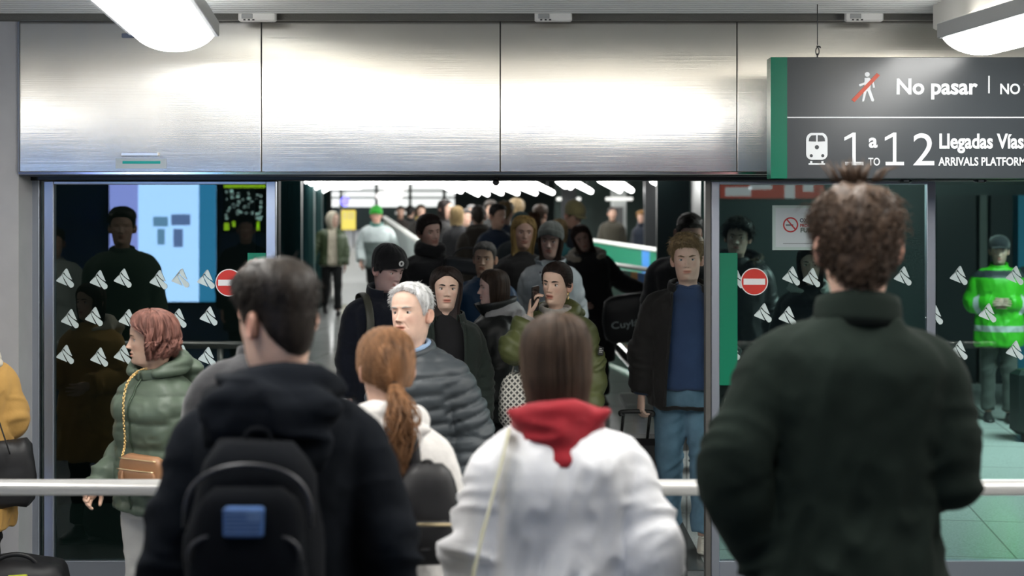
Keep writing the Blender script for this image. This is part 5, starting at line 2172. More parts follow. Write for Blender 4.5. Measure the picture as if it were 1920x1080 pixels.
# ---- the man on the left with the rucksack
m = who('person in a black hooded jacket wearing a rucksack, short dark hair, back turned', 526, 805, 485, 180, .025,
        head=(46, 2, 0), skin=PALE, hair=dict(style='short', color=(.016, .011, .008), top=.024, side=.005, lump=.003, n=2200), brow=DK,
        jacket=dict(color=(.0062, .0080, .0115), kind='matte', ease=.028, hem=.74, fold=.012, chest=.01),
        armL=((.30, .05, -1), (.10, -.25, -1)), armR=((.30, .05, -1), (.10, -.25, -1)), trousers=BLACK, seed=12,
        extras=((hood_down, dict(size=1.16, drop=.13, fold=.012)),))
t = worn(m, 'rucksack', 'black rucksack with a small blue flag patch on the man in black', 'rucksack')
k = m.k
off = np.array((.015, .235, .96))
g = lambda V: m.fin(np.asarray(V) + off)
b = MB()
b.rings(creased(soft_box(.30, .17, .42, top=.74, bulge=.2), m.S3, .008))
RBK = cloth((.0045, .0055, .0075), 'matte')
b.build('main_body', [RBK], t, g)
b = MB()
b.rings(creased(soft_box(.25, .09, .27, top=.8, bulge=.2), m.S3 + 4, .005) + (0, .085, .07))
fp = b.build('front_pocket', [RBK], t, g)
b = MB()
q = np.linspace(0, PI, 20)
b.tube(np.stack([.115 * np.cos(q), np.full(20, .128), .20 + .06 * np.sin(q) ** .6], -1), .004, 6)
b.build('zip', [mat('dull_zip', (.05, .05, .055), .4, .5)], fp, g)
b = MB()
q = np.linspace(0, PI, 24)
b.tube(np.stack([.132 * np.cos(q), np.full(24, .088), .26 + .13 * np.sin(q) ** .6], -1), .005, 6)
b.build('zip', [mat('dull_zip', (.05, .05, .055), .4, .5)], t, g)
b = MB()
b.box((-.041, .122, .252), (.041, .146, .312), bev=.004)
b.build('blue_patch', [mat('patch_blue', (.035, .10, .27), .7, vary=.2, vscale=90)], t, g, smooth=False)
b = MB()
for i in range(6):
    b.box((-.036, .1455, .258 + i * .0085), (.036, .1472, .262 + i * .0085))
b.box((-.036, .1465, .284), (-.008, .1480, .306))
b.pieces('patch_stripe', [mat('patch_stripe', (.14, .23, .42), .7)], t, g)
for sx in (-1, 1):
    b = MB()
    b.tube(np.array([(sx * .10, -.075, .40), (sx * .115, -.10, .50), (sx * .122, -.20, .515), (sx * .125, -.33, .42), (sx * .13, -.375, .28), (sx * .15, -.28, .12), (sx * .13, -.08, .03)]), np.full((7, 2), (.026, .007)), 10, 30, ref=(1, 0, 0))
    b.build('shoulder_strap', [RBK], t, g)
b = MB()
b.tube([(-.03, -.03, .405), (-.02, -.035, .44), (.02, -.035, .44), (.03, -.03, .405)], .008, 8, 14)
b.build('grab_handle', [RBK], t, g)

# ---- woman with the ponytail
m = who('person in a white fleece jacket with an auburn ponytail, back turned', 722, 650, 619, 180, .012, fem=1,
        head=(20, 6, -3), skin=PALE, hair=dict(style='pulled', color=(.185, .088, .038), side=.011, tail=.33, wave=1., tie=119, n=1600, lump=.002), brow=BR,
        jacket=dict(color=(.62, .60, .58), kind='fleece', ease=.042, hem=.95, fold=.006, flare=.02), trousers=BLACK, armL=DOWN, armR=((.22, .05, -1), (.05, -.35, -1)), seed=13,
        extras=((hood_down, dict(size=1.18, drop=.075, kind='fleece', fold=.006)),))
t = worn(m, 'rucksack', 'small black rucksack with a gold zip on the woman in white fleece', 'rucksack')
off = np.array((-.150, .215, 1.06))
g = lambda V: m.fin(np.asarray(V) + off)
PB = cloth((.012, .012, .014), 'nylon')
b = MB()
b.rings(creased(soft_box(.22, .12, .30, top=.62, bulge=.25), m.S3, .006))
b.build('main_body', [PB], t, g)
b = MB()
b.rings(creased(soft_box(.185, .06, .125, top=.95, bulge=.2), m.S3 + 4, .003) + (0, .06, .012))
fp = b.build('front_pocket', [PB], t, g)
b = MB()
b.tube([(-.085, .082, .128), (0, .098, .132), (.085, .082, .128)], [(.0045, .003)] * 3, 8, 14)
b.build('gold_zip', [mat('gold_zip', (.75, .62, .38), .3, metal=1)], fp, g)
b = MB()
b.box((-.012, .098, .055), (.012, .101, .060))
b.build('metal_tag', [mat('tag_metal', (.5, .5, .5), .3, metal=1)], fp, g, smooth=False)
b = MB()
b.tube(np.array([(.035, -.01, .26), (.045, -.025, .34), (.055, -.05, .39), (.06, -.13, .425), (.065, -.24, .38), (.07, -.32, .26), (.06, -.30, .10), (.03, -.03, .04)]), np.full((8, 2), (.021, .005)), 10, 36, ref=(1, 0, 0))
b.build('shoulder_strap', [PB], t, g)
b = MB()
b.tube([(-.02, .0, .28), (-.012, -.005, .305), (.012, -.005, .305), (.02, .0, .28)], .006, 8, 12)
b.build('grab_handle', [PB], t, g)

# ---- woman in the white denim jacket
m = who('person in a white denim jacket with a red hood and straight brown hair, back turned', 1046, 740, 592, 181, .012, fem=1, build=1.06,
        head=(-3, 5, 2), skin=PALE, hair=dict(style='long', color=(.055, .034, .022), length=.175, n=2200, vol=.018, part=-.004), brow=BR, face=dict(ears=0),
        jacket=dict(color=(.72, .72, .74), kind='denim2', ease=.046, hem=.72, fold=.022, flare=.02, drop=.03, aease=.050),
        armL=((.26, .02, -1), (.04, -.25, -1)), armR=((.38, .14, -1), (-.22, -.38, -.85)), trousers=(.02, .03, .05), seed=14,
        extras=((hood_down, dict(color=(.27, .010, .018), size=.96, drop=0, point=.12, fold=.010, name='red_hood', front=1.05)),))
t = worn(m, 'tote_bag', 'cream cloth tote bag with blue print under the arm of the white denim jacket', 'bag')
off = np.array((.235, .15, .60))
g = lambda V: m.fin(np.asarray(V) + off)
b = MB()
b.rings(creased(soft_box(.10, .30, .38, top=.95, bulge=.1), m.S3, .010))
tb = b.build('cloth_body', [cloth((.58, .54, .45), 'cloth')], t, g)
b = MB()
b.box((-.030, .152, .02), (.030, .156, .15), bev=.001)
b.build('blue_print', [mat('tote_blue', (.02, .16, .36), .8)], t, g, smooth=False)
for yy in (-.07, .10):
    b = MB()
    b.tube(np.array([(0, yy, .37), (-.01, yy * .8, .52), (-.085, yy * .5 - .06, .80), (-.10, yy * .2 - .10, .850)]), np.full((4, 2), (.019, .004)), 8, 20, ref=(0, 1, 0))
    b.build('strap', [cloth((.58, .56, .40), 'cloth')], t, g)

# ---- charcoal man behind the rucksack man
who('person in a charcoal wool jacket with his face turned away to the left', 488, 600, 493, 205, .02,
    head=(6, 0, 0), skin=PALE, hair=dict(style='short', color=(.045, .03, .022), top=.026, side=.008), face=dict(beard=.5), lean=(2, -2),
    jacket=dict(color=(.028, .028, .031), kind='wool', ease=.034, hem=.8, fold=.006, collar=dict(h=.06, thick=.012)), trousers=BLACK, seed=15)

# ---- mustard coat at the left edge
m = who('person in a mustard coat with a cream fleece hood at the left edge, arm bent', -56, 412, 566, 200, .02, fem=1,
        head=(10, 0, 0), skin=PALE, hair=dict(style='long', color=BR, length=.15, n=600), brow=BR,
        jacket=dict(color=(.50, .29, .085), kind='cloth', ease=.058, hem=.55, fold=.012, cuff=(.5, .29, .085)), armR=((.25, .02, -1), (-.25, -1, -.12)), armL=((.25, .02, -1), (-.25, -1, .12)), trousers=BLACK, seed=16,
        extras=((hood_down, dict(color=(.60, .54, .44), kind='fleece', size=1.25, drop=.10)),))
t = worn(m, 'shoulder_bag', 'black soft shoulder bag under the mustard sleeve at the left edge', 'bag')
off = np.array((-.20, .10, .68))
g = lambda V: m.fin(np.asarray(V) + off)
b = MB()
b.rings(creased(soft_box(.26, .16, .34, top=.92, bulge=.1), m.S3, .014))
b.build('body', [cloth((.018, .018, .02), 'nylon')], t, g)
b = MB()
q = np.linspace(0, PI, 18)
b.tube(np.stack([.07 + .0 * q, .12 * np.cos(q), .02 - .22 * np.sin(q)], -1), .006, 8)
b.build('strap', [cloth((.018, .018, .02), 'nylon')], t, g)
b = MB()
b.tube(np.array([(.0, -.13, .29), (.10, -.10, .62), (.12, .02, .74), (.10, .10, .62), (0, .13, .29)]), np.full((5, 2), (.016, .004)), 8, 24, ref=(0, 1, 0))
b.build('shoulder_strap', [cloth((.018, .018, .02), 'nylon')], t, g)
# black holdall on the floor
s_ = 412
t = thing('holdall', 'black holdall with a yellow tag on the floor at the lower left', 'bag', (X(30, s_), D(s_), 0), 12)
b = MB()
b.rings(creased(soft_box(.50, .28, .32, top=.8, bulge=.1), np.array((3., 1, 8)), .02, 9))
b.build('body', [cloth((.014, .014, .016), 'nylon')], t)
b = MB()
b.box((-.02, -.146, .255), (.065, -.10, .285), bev=.004)
b.build('yellow_tag', [mat('tag_yellow', (.55, .62, .06), .6)], t, smooth=False)
b = MB()
q = np.linspace(0, PI, 14)
b.tube(np.stack([.10 * np.cos(q), -.05 + 0 * q, .29 + .07 * np.sin(q)], -1), .011, 8)
b.build('carry_handle', [cloth((.014, .014, .016), 'nylon')], t)

# ---- woman in the green puffer, looking left
m = who('older person in a sage green puffer coat with short wavy pinkish hair, looking left', 292, 470, 577, -30, .022, fem=1,
        head=(-46, 3, 3), skin=(.64, .42, .31), hair=dict(style='long', color=(.19, .085, .066), length=.085, n=2600, vol=.020, wave=1.2, fringe=-18, tips=.015, spread=.25, curl=.010), brow=BR, eyes=(.1, .07, .04),
        face=dict(age=1., ears=0, open=.25, nose=1.1, jaw=1.08), jacket=dict(color=(.085, .115, .082), kind='nylon', style='puffer', ease=.036, hem=.84, band=.125, zipc=(.06, .09, .06), fold=.008, sleeve=1.16, collar=dict(h=.075, rx=.090, ry=.088, thick=.018, gap=.06)),
        armL=DOWN, armR=((.24, .24, -1), (.03, -1., -.72)), trousers=(.50, .49, .46), tkind='wide', shoes=(.3, .3, .3), seed=17, hands=(.4, .5),
        extras=((hood_down, dict(size=1.2, drop=.09, kind='nylon', color=(.085, .115, .082), band=.05, z=.035)),))
t = worn(m, 'shoulder_bag', 'tan leather shoulder bag on a gold chain worn by the woman in green puffer', 'bag')
off = np.array((.12, -.205, .95))
g = lambda V: m.fin(np.asarray(V) + off)
LE = cloth((.30, .15, .072), 'leather')
b = MB()
b.rings(creased(soft_box(.26, .07, .17, top=.96, bulge=.1), m.S3, .006))
b.build('leather_body', [LE], t, g)
b = MB()
b.rings(creased(soft_box(.22, .03, .09, top=.98), m.S3 + 2, .003) + (0, -.038, .02))
fp = b.build('front_pocket', [LE], t, g)
for z_, pr in ((.158, t), (.112, t)):
    b = MB()
    b.tube([(-.11, -.036 - .014 * (z_ < .15), z_), (0, -.040 - .014 * (z_ < .15), z_), (.11, -.036 - .014 * (z_ < .15), z_)], .0028, 8, 12)
    b.build('zip', [mat('gold_zip', (.75, .62, .38), .3, metal=1)], pr, g)
b = MB()
b.tube([(-.07, -.056, .105), (-.066, -.062, .07), (-.055, -.060, .03)], [.003, .008, .009], 8, 10)
b.build('tassel', [LE], fp, g)
b = MB()
pth = resample(np.array([(-.125, -.0, .16), (-.128, .018, .22), (-.130, .012, .32), (-.135, .018, .42), (-.140, .06, .50), (-.12, .14, .54), (-.06, .29, .54), (.02, .38, .44), (.08, .40, .26), (.13, .22, .18), (.125, .03, .15)]), 90)
for i, c in enumerate(pth[:-1]):
    d = unit(pth[i + 1] - c)
    e = unit(np.cross(d, (0, 1, .2))) if i % 2 else unit(np.cross(d, (1, .1, 0)))
    q = np.linspace(0, 2 * PI, 9)
    b.tube(c + .0085 * np.cos(q)[:, None] * d + .0055 * np.sin(q)[:, None] * e, .0019, 5, cap=False)
b.build('gold_chain', [mat('gold_chain', (.85, .62, .28), .25, metal=1)], t, g)

# ---- white haired man
who('older person with white hair in a slate grey puffer jacket, looking left', 800, 467, 528, -30, .014,
    head=(2, -13, 0), skin=(.68, .46, .36), hair=dict(style='short', color=(.62, .62, .62), top=.020, side=.009, lump=.003, sweep=-.4, lift=.30), brow=(.3, .28, .26), eyes=(.05, .03, .02),
    face=dict(age=1.3, open=.35, nose=1.25, jaw=1.06, frown=.15, lid=20), lean=(7, -3), jacket=dict(color=(.045, .054, .062), kind='nylon', style='puffer', ease=.040, hem=.85, band=.062, zipc=(.02, .02, .02), fold=.006, collar=dict(h=.05, rx=.084, ry=.083, thick=.016, gap=.35)),
    armL=((.28, .12, -1), (.05, -.35, -1)), armR=DOWN, trousers=(.03, .03, .04), seed=18,
    extras=((scarf, dict(color=(.28, .40, .58), kind='cloth', r=.012, turns=1, size=.86, z=.016)),))

# ---- woman with long dark hair facing us
m = who('person with long dark centre parted hair in an open dark olive jacket, facing us', 834, 352, 500, 12, .014, fem=1,
        head=(-4, -2, 2), skin=(.66, .45, .35), hair=dict(style='long', color=(.018, .011, .009), length=.31, n=2000, vol=.016), brow=(.012, .008, .006), eyes=(.10, .06, .03),
        face=dict(ears=0, lip=(.80, .45, .43), browt=1.25, lid=25, open=.15), jacket=dict(color=(.012, .019, .015), kind='cloth', ease=.045, hem=.74, opening=(.085, .10), fold=.010, collar=dict(h=.05, gap=.7, fold=.05, rx=.088, ry=.085)),
        shirt=dict(color=(.006, .006, .007), ease=.010, hem=.8), trousers=BLACK, armL=((.24, .05, -1), (.02, -.3, -1)), armR=DOWN, seed=19)
for sgn in (1,):
    b = MB()
    q = np.linspace(0, 2 * PI, 16)
    b.tube(np.stack([sgn * .080 + .003 * np.cos(q), .010 + .009 * np.cos(q), .066 + .011 * np.sin(q)], -1), .0018, 6)
    b.build('gold_earring', [mat('gold_chain', (.85, .62, .28), .25, metal=1)], m.root, m.hx)

# ---- man in the black knit hat
m = who('person in a black knit hat with a round white badge and navy coat, looking down', 718, 322, 458, 22, .028,
        head=(22, 16, 0), skin=(.52, .35, .32), hair=dict(style='short', color=DK, top=.008, side=.006, n=500), hat=dict(color=(.008, .008, .009), badge=-6, top=.026, ear=4), brow=DK,
        face=dict(), jacket=dict(color=(.008, .010, .018), kind='wool', ease=.036, hem=.7, fold=.008, collar=dict(h=.085, rx=.088, ry=.088, thick=.014, gap=.25)), trousers=BLACK, armL=POCKET, seed=20)
t = worn(m, 'rucksack', 'black rucksack with olive straps on the man in the black knit hat', 'rucksack')
g = m.fin
b = MB()
b.rings(creased(soft_box(.30, .15, .42, top=.74, bulge=.2), m.S3, .008) + (0, .23, .98))
b.build('main_body', [RBK], t, g)
for sx in (-1, 1):
    b = MB()
    b.tube(np.array([(sx * .10, .16, 1.38), (sx * .115, .12, 1.455), (sx * .122, .02, 1.475), (sx * .125, -.10, 1.43), (sx * .128, -.168, 1.28), (sx * .15, -.10, 1.1), (sx * .14, .15, 1.0)]), np.full((7, 2), (.024, .006)), 10, 30, ref=(1, 0, 0))
    b.build('shoulder_strap', [cloth((.06, .06, .045), 'nylon')], t, g)

# ---- man in blue, grey short hair
who('person with short greying hair in a blue jacket, facing us between the two women', 908, 262, 453, -8, .012,
    head=(-2, 2, 3), skin=(.56, .37, .27), hair=dict(style='short', color=(.10, .095, .09), top=.012, side=.006, n=900, lift=.05), brow=(.06, .05, .045), face=dict(age=.9, beard=.35, frown=1, nose=1.1, lip=(.85, .6, .56)),
    jacket=dict(color=(.012, .045, .105), kind='nylon', ease=.036, hem=.8, collar=dict(h=.045, gap=.3)), trousers=BLACK, seed=21)

# ---- woman in profile
m = who('person with long brown hair in profile facing left, black hooded coat', 930, 304, 505, -78, .014, fem=1,
        head=(0, 2, 0), skin=(.60, .41, .36), hair=dict(style='long', color=(.045, .027, .018), length=.30, n=1600, vol=.016), brow=DK, face=dict(ears=0, nose=1.15),
        jacket=dict(color=(.012, .014, .014), kind='nylon', ease=.045, hem=.7, fold=.012, collar=dict(h=.11, rx=.10, ry=.10, thick=.012, flare=.05, gap=.3)), trousers=BLACK, seed=22, armL=DOWN, armR=FOLD,
        extras=((hood_down, dict(color=(.36, .36, .37), kind='fleece', size=1.25, drop=.13, fur=((.40, .39, .39), 1300, .024))),))

# ---- woman on the phone
m = who('person in an olive jacket with dark hair tied back, talking on a phone', 1043, 342, 492, -14, .012, fem=1,
        head=(-14, 2, 4), skin=(.62, .42, .32), hair=dict(style='pulled', color=(.022, .013, .010), side=.007, lift=.10, tie=100, bun=.028, n=1300), brow=(.014, .009, .007), eyes=(.10, .07, .05),
        face=dict(open=.6, lip=(.82, .46, .44), browt=1.2, lid=25), jacket=dict(color=(.088, .100, .034), kind='nylon', ease=.050, hem=.74, fold=.012, style='puffer', band=.16, opening=(.055, .045), cuff=None, sleeve=.86),
        shirt=dict(color=(.30, .29, .28), kind='fleece', ease=.012, hem=.8), armR=('to', (-.130, -.150, 1.440), (-.40, -.9, -.8)), armL=((.24, .05, -1), (.02, -.3, -1)), hands=(.5, .66), palm=(None, (.95, .30, 0)), fing=(None, (.10, .05, 1)), thumbs=(.5, .1), trousers=BLACK, seed=23,
        extras=((hood_down, dict(size=1.15, drop=.09, kind='nylon', color=(.088, .100, .034))), (scarf, dict(color=(.33, .31, .28), kind='fleece', r=.020, turns=1, size=1.02, z=.0))))
S_, E_, W_, u_, v_ = m.arms[1]
b = MB()
b.tube([W_ - v_ * .015, W_ - v_ * .004], .0305, 16, cap=False)
b.tube([W_ - v_ * .018, W_ - v_ * .018 + (.001, 0, 0)], .001, 4)
b.V = b.V[:1]
b.T = b.T[:1]
b.F = b.F[:16]
b.M = b.M[:16]
b.build('red_bracelet', [mat('bracelet_red', (.5, .02, .03), .6)], m.root, m.fin, solid=.003)
b = MB()
q = np.linspace(0, 2 * PI, 14)
b.tube(np.stack([.076 + .002 * np.cos(q), .010 + .006 * np.cos(q), .052 + .020 * np.sin(q)], -1), .0028, 6)
b.build('gold_earring', [mat('gold_chain', (.85, .62, .28), .25, metal=1)], m.root, m.hx)
# sleeve patch
b = MB()
S_, E_, W_, u_, v_ = m.arms[0]
c = S_ + u_ * .165 + np.array((.088, -.045, .015))
b.box((-.022, -.022, -.026), (.012, -.012, .026), bev=.003)
V0 = np.vstack(b.V) @ rotm(38, 0, 8).T + c
b.V = [V0]
pt = b.build('sleeve_patch', [mat('patch_black', (.012, .012, .012), .6)], m.jacket, m.fin, smooth=False)
b = MB()
for zz, w0 in ((.012, .010), (.002, .016), (-.008, .013)):
    b.box((-.019, -.0228, zz), (-.019 + w0 * 1.6, -.0218, zz + .004))
b.V = [v @ rotm(38, 0, 8).T + c for v in b.V]
b.pieces('patch_line', [mat('patch_text', (.45, .45, .43), .6)], m.jacket, m.fin)
# the phone itself
t = worn(m, 'phone', 'black mobile phone held to the ear by the woman in olive', 'phone')
b = MB()
b.box((-.006, -.037, -.075), (.006, .037, .075), bev=.005)
Rp = rotm(-20, 6, 6)
S_, E_, W_, u_, v_ = m.arms[1]
hp = W_ + np.array((.036, -.004, .108))
gp = lambda V: m.fin(np.asarray(V) @ Rp.T + hp)
b.build('case', [mat('phone_black', (.008, .008, .009), .2)], t, gp, smooth=False)
b = MB()
b.box((.0061, -.034, -.070), (.0066, .034, .070))
b.build('screen_glass', [mat('phone_glass', (.01, .01, .012), .05)], t, gp, smooth=False)
b = MB()
for yy in (-.02, 0):
    b.tube([(-.0058, yy, .055), (-.0078, yy, .055)], .006, 12)
b.pieces('camera_lens', [CHROME], t, gp)
# patterned bag she carries
t = worn(m, 'tote_bag', 'black and white lattice patterned bag at the side of the woman in olive', 'bag')
off = np.array((-.215, -.12, .80))
g = lambda V: m.fin(np.asarray(V) + off)
lat = mat('lattice_cloth', (.55, .54, .50), .8)
nt = lat.node_tree
tc = nt.nodes.new('ShaderNodeTexCoord')
mp = nt.nodes.new('ShaderNodeMapping')
mp.inputs['Rotation'].default_value = (0, math.radians(45), 0)
ck = nt.nodes.new('ShaderNodeTexBrick')
ck.offset = 0
ck.inputs['Scale'].default_value = 1
ck.inputs['Brick Width'].default_value = .022
ck.inputs['Row Height'].default_value = .022
ck.inputs['Mortar Size'].default_value = .0045
ck.inputs['Color1'].default_value = (.04, .04, .04, 1)
ck.inputs['Color2'].default_value = (.09, .09, .085, 1)
ck.inputs['Mortar'].default_value = (.60, .58, .52, 1)
sep = nt.nodes.new('ShaderNodeSeparateXYZ')
cmb = nt.nodes.new('ShaderNodeCombineXYZ')
nt.links.new(tc.outputs['Object'], mp.inputs[0])
nt.links.new(mp.outputs[0], sep.inputs[0])
nt.links.new(sep.outputs[0], cmb.inputs[0])
nt.links.new(sep.outputs[2], cmb.inputs[1])
nt.links.new(cmb.outputs[0], ck.inputs['Vector'])
nt.links.new(ck.outputs['Color'], nt.nodes['Principled BSDF'].inputs['Base Color'])
b = MB()
b.rings(creased(soft_box(.19, .22, .30, top=.72, bulge=.1), m.S3, .010))
b.build('patterned_body', [lat], t, g)
b = MB()
b.tube(np.array([(-.03, 0, .28), (.0, .02, .45), (.05, .08, .62), (.08, .14, .64)]), np.full((4, 2), (.014, .004)), 8, 18, ref=(0, 1, 0))
b.build('strap', [cloth((.3, .29, .26), 'cloth')], t, g)

# ---- the blond man coming through the door
m = who('person with short blond hair in a navy jumper, black jacket and jeans pulling a suitcase', 1287, 330, 436, -4, .03,
        head=(-4, 2, -3), skin=(.60, .41, .33), hair=dict(style='short', color=(.21, .145, .075), top=.034, side=.010, n=1600, sweep=.3), brow=(.12, .075, .04), eyes=(.10, .13, .16),
        face=dict(beard=.22, frown=.6, lid=19, browt=1.3, jaw=1.03, lip=(.85, .55, .52)), lean=(0, 1), jacket=dict(color=(.012, .011, .011), kind='cloth', ease=.046, hem=.80, opening=(.088, .125), fold=.011, collar=dict(h=.06, gap=.8, rx=.10, ry=.095, thick=.016)),
        shirt=dict(color=(.026, .048, .110), kind='wool', ease=.020, hem=.90, fold=.007, collar=dict(h=.022, rx=.066, ry=.066, thick=.007, z0=1.462)), trousers=(.105, .185, .255), tkind='denim', shoes=(.46, .42, .36), sole=(.66, .63, .55),
        legs=((8, 4), (-6, 6)), armR=((.26, .06, -1), (.06, -.16, -1)), armL=DOWN, hands=(.4, .95), palm=(None, (.8, .4, 0)), seed=24)
S_, E_, W_, u_, v_ = m.arms[1]
hand = m.fin((W_ + v_ * .105)[None])[0]
a_ = m.root.rotation_euler.z
hw = np.array((hand[0] * math.cos(a_) - hand[1] * math.sin(a_), hand[0] * math.sin(a_) + hand[1] * math.cos(a_), hand[2])) + np.array(m.root.location)
t = thing('suitcase', 'black wheeled suitcase pulled by the blond man, its handle in his hand', 'suitcase', (hw[0] - .02, hw[1] + .20, slope(hw[1])), -6)
SC = mat('suitcase_shell', (.012, .012, .013), .45, bump=.2, bscale=60)
b = MB()
b.box((-.19, -.12, .05), (.19, .12, .60), bev=.035)
b.build('shell', [SC], t, smooth=False)
b = MB()
b.box((-.194, -.005, .05), (.194, .005, .60), bev=.003)
b.build('seam_zip', [mat('seam_zip', (.3, .3, .3), .35, metal=.8)], t, smooth=False)
hz = hw[2] - slope(hw[1])
hx_, hy_ = .03, -.20
for sx in (-1, 1):
    b = MB()
    b.tube([(sx * .075, -.06, .58), (sx * .075 + hx_ * .6, hy_, hz - .012)], .009, 10)
    b.build('telescopic_rod', [mat('rod_black', (.03, .03, .03), .3, metal=.6)], t)
b = MB()
b.tube([(-.085 + hx_ * .6, hy_, hz - .02), (-.08 + hx_ * .6, hy_, hz + .004), (.08 + hx_ * .6, hy_, hz + .004), (.085 + hx_ * .6, hy_, hz - .02)], .013, 10, 18)
b.build('handle_grip', [mat('grip_black', (.012, .012, .012), .5)], t)
for sx in (-1, 1):
    for yy in (-.08, .08):
        b = MB()
        b.tube([(sx * .15 - .012, yy, .028), (sx * .15 + .012, yy, .028)], .028, 18)
        b.box((sx * .15 - .02, yy - .015, .03), (sx * .15 + .02, yy + .015, .062), bev=.004)
        b.build('wheel', [mat('wheel_black', (.02, .02, .02), .5)], t, smooth=False)

# ---- man behind the blond man
who('person with cropped dark hair in a black coat behind the blond man, looking down', 1288, 268, 396, 0, .012,
    head=(6, 22, 0), skin=(.30, .19, .15), hair=dict(style='short', color=(.015, .012, .01), top=.012, side=.006, n=500), brow=DK, face=dict(beard=.8),
    jacket=dict(color=BLACK, kind='wool', ease=.045, hem=.6, collar=dict(h=.05, gap=.3)), trousers=BLACK, seed=25, build=1.12)

# ---- smiling woman in black
m = who('smiling person with dark tied hair in a black coat clutching a dark bag', 806, 232, 404, 22, .014, fem=1,
        head=(8, 4, -6), skin=(.50, .32, .27), hair=dict(style='pulled', color=(.018, .011, .010), side=.016, tie=70, bun=.03, n=900), brow=DK, face=dict(smile=1., open=.5),
        jacket=dict(color=(.009, .009, .011), kind='wool', ease=.050, hem=.5, fold=.009), armL=((.15, -.25, -1), (-.25, -.8, .42)), hands=(.7, .5), palm=((-.3, .4, -.8), None), trousers=BLACK, seed=26,
        extras=((scarf, dict(color=(.010, .010, .012), r=.038, turns=2, size=1.08)),))
S_, E_, W_, u_, v_ = m.arms[0]
b = MB()
b.tube([W_ - v_ * .012, W_ + v_ * .006], .031, 16)
b.build('wrist_watch', [mat('watch_steel', (.7, .7, .68), .25, metal=1)], m.root, m.fin)
t = worn(m, 'handbag', 'dark handbag clutched under the arm of the smiling woman', 'bag')
hc = W_ + v_ * .09 + np.array((.07, -.03, .05))
b = MB()
b.rings(creased(soft_box(.38, .10, .12, top=.9), m.S3, .008) @ rotm(-20, 0, 8).T + hc)
b.build('body', [cloth((.012, .012, .014), 'leather')], t, m.fin)
b = MB()
q = np.linspace(0, PI, 14)
b.tube(np.stack([.12 * np.cos(q), 0 * q, .11 + .09 * np.sin(q)], -1) @ rotm(-20, 0, 8).T + hc, .007, 8)
b.build('strap', [cloth((.012, .012, .014), 'leather')], t, m.fin)

# ---- two women behind the man in blue
who('person with long blond hair in a dark coat, right of the man in blue', 979, 235, 405, 4, .014, fem=1,
    head=(4, 2, 3), skin=(.40, .25, .19), hair=dict(style='long', color=(.26, .17, .06), length=.26, n=1100, vol=.018), brow=BR, face=dict(ears=0, smile=.7, open=.3),
    jacket=dict(color=(.012, .011, .011), kind='wool', ease=.045, hem=.6), trousers=BLACK, seed=27)
m = who('person in a light grey jacket with a grey knit headwrap', 1032, 250, 416, -6, .026, fem=1,
        head=(-6, 4, 3), skin=(.40, .25, .20), hair=dict(style='long', color=(.05, .03, .02), length=.16, n=900, vol=.012), hat=dict(color=(.075, .082, .075), top=.016, slouch=.02), brow=BR, face=dict(ears=0, age=.6),
        jacket=dict(color=(.34, .37, .39), kind='nylon', ease=.046, hem=.75, fold=.012, zipc=(.1, .1, .1), collar=dict(h=.06, gap=.5, rx=.092, ry=.09, flare=.02)), trousers=BLACK, seed=28)
b = MB()
for sx in (-1, 1):
    for z_ in (1.40, 1.33):
        b.ell((sx * .06, -.165, z_), (.007, .004, .007), 10, 6)
b.pieces('snap_button', [BLACKMETAL], m.jacket, m.fin, True)

# ---- leaning woman with the duffel bag
m = who('person leaning sideways in a long black coat with a shearling collar, carrying a duffel bag', 1112, 196, 417, 4, .014, fem=1,
        head=(-4, 8, -14), lean=(4, -7), skin=(.38, .24, .20), hair=dict(style='long', color=(.035, .02, .015), length=.18, n=900, vol=.016), brow=DK, face=dict(ears=0),
        jacket=dict(color=(.008, .008, .010), kind='wool', ease=.042, hem=.42, fold=.008), trousers=BLACK, shoes=(.05, .035, .03), armL=((.62, -.1, -1), (.75, -.35, -.30)), armR=((.3, -.1, -1), (-.3, -.8, -.3)), hands=(.9, .5), seed=29,
        extras=((hood_down, dict(color=(.30, .26, .21), kind='fleece', size=1.55, drop=.08, z=-.02, fold=.008)),))
t = thing('duffel_bag', 'black duffel bag with white lettering hanging from the leaning woman', 'bag', (X(1184, 212), D(212), Z(638, 212)), -4)
b = MB()
DB = cloth((.009, .009, .011), 'nylon')
b.rings(creased(soft_box(.46, .22, .40, top=.86, bulge=.12), np.array((4., 2, 1)), .014, 9))
Rd = rotm(0, 0, -8)
gd = lambda V: np.asarray(V) @ Rd.T
b.build('body', [DB], t, gd)
S_, E_, W_, u_, v_ = m.arms[0]
hand = m.fin((W_ + v_ * .085)[None])[0]
a_ = m.root.rotation_euler.z
hw = np.array((hand[0] * math.cos(a_) - hand[1] * math.sin(a_), hand[0] * math.sin(a_) + hand[1] * math.cos(a_), hand[2])) + np.array(m.root.location)
hb = Rd.T @ (rotm(4) @ (hw - np.array(t.location)))
for yy in (-.07, .07):
    b = MB()
    b.tube(np.array([(-.15, yy, .36), (-.13 * .6 + hb[0] * .4, yy * .8 + hb[1] * .3, .36 + (hb[2] - .36) * .55), hb + (-.02, 0, -.005), hb + (.02, 0, -.005), (.03 * .6 + hb[0] * .4, yy * .8 + hb[1] * .3, .36 + (hb[2] - .36) * .55), (.03, yy, .36)]), np.full((6, 2), (.012, .004)), 8, 30, ref=(0, 1, 0))
    b.build('carry_handle', [DB], t, gd)
tx = text('Cuyl\u00e1s', -.16, -.128, .13, .060, mat('duffel_print', (.45, .52, .53), .7), t, .0, 1.25, rot=rotm(0, 0, 0))
for v in tx.data.vertices:
    v.co = Rd @ np.array(v.co)

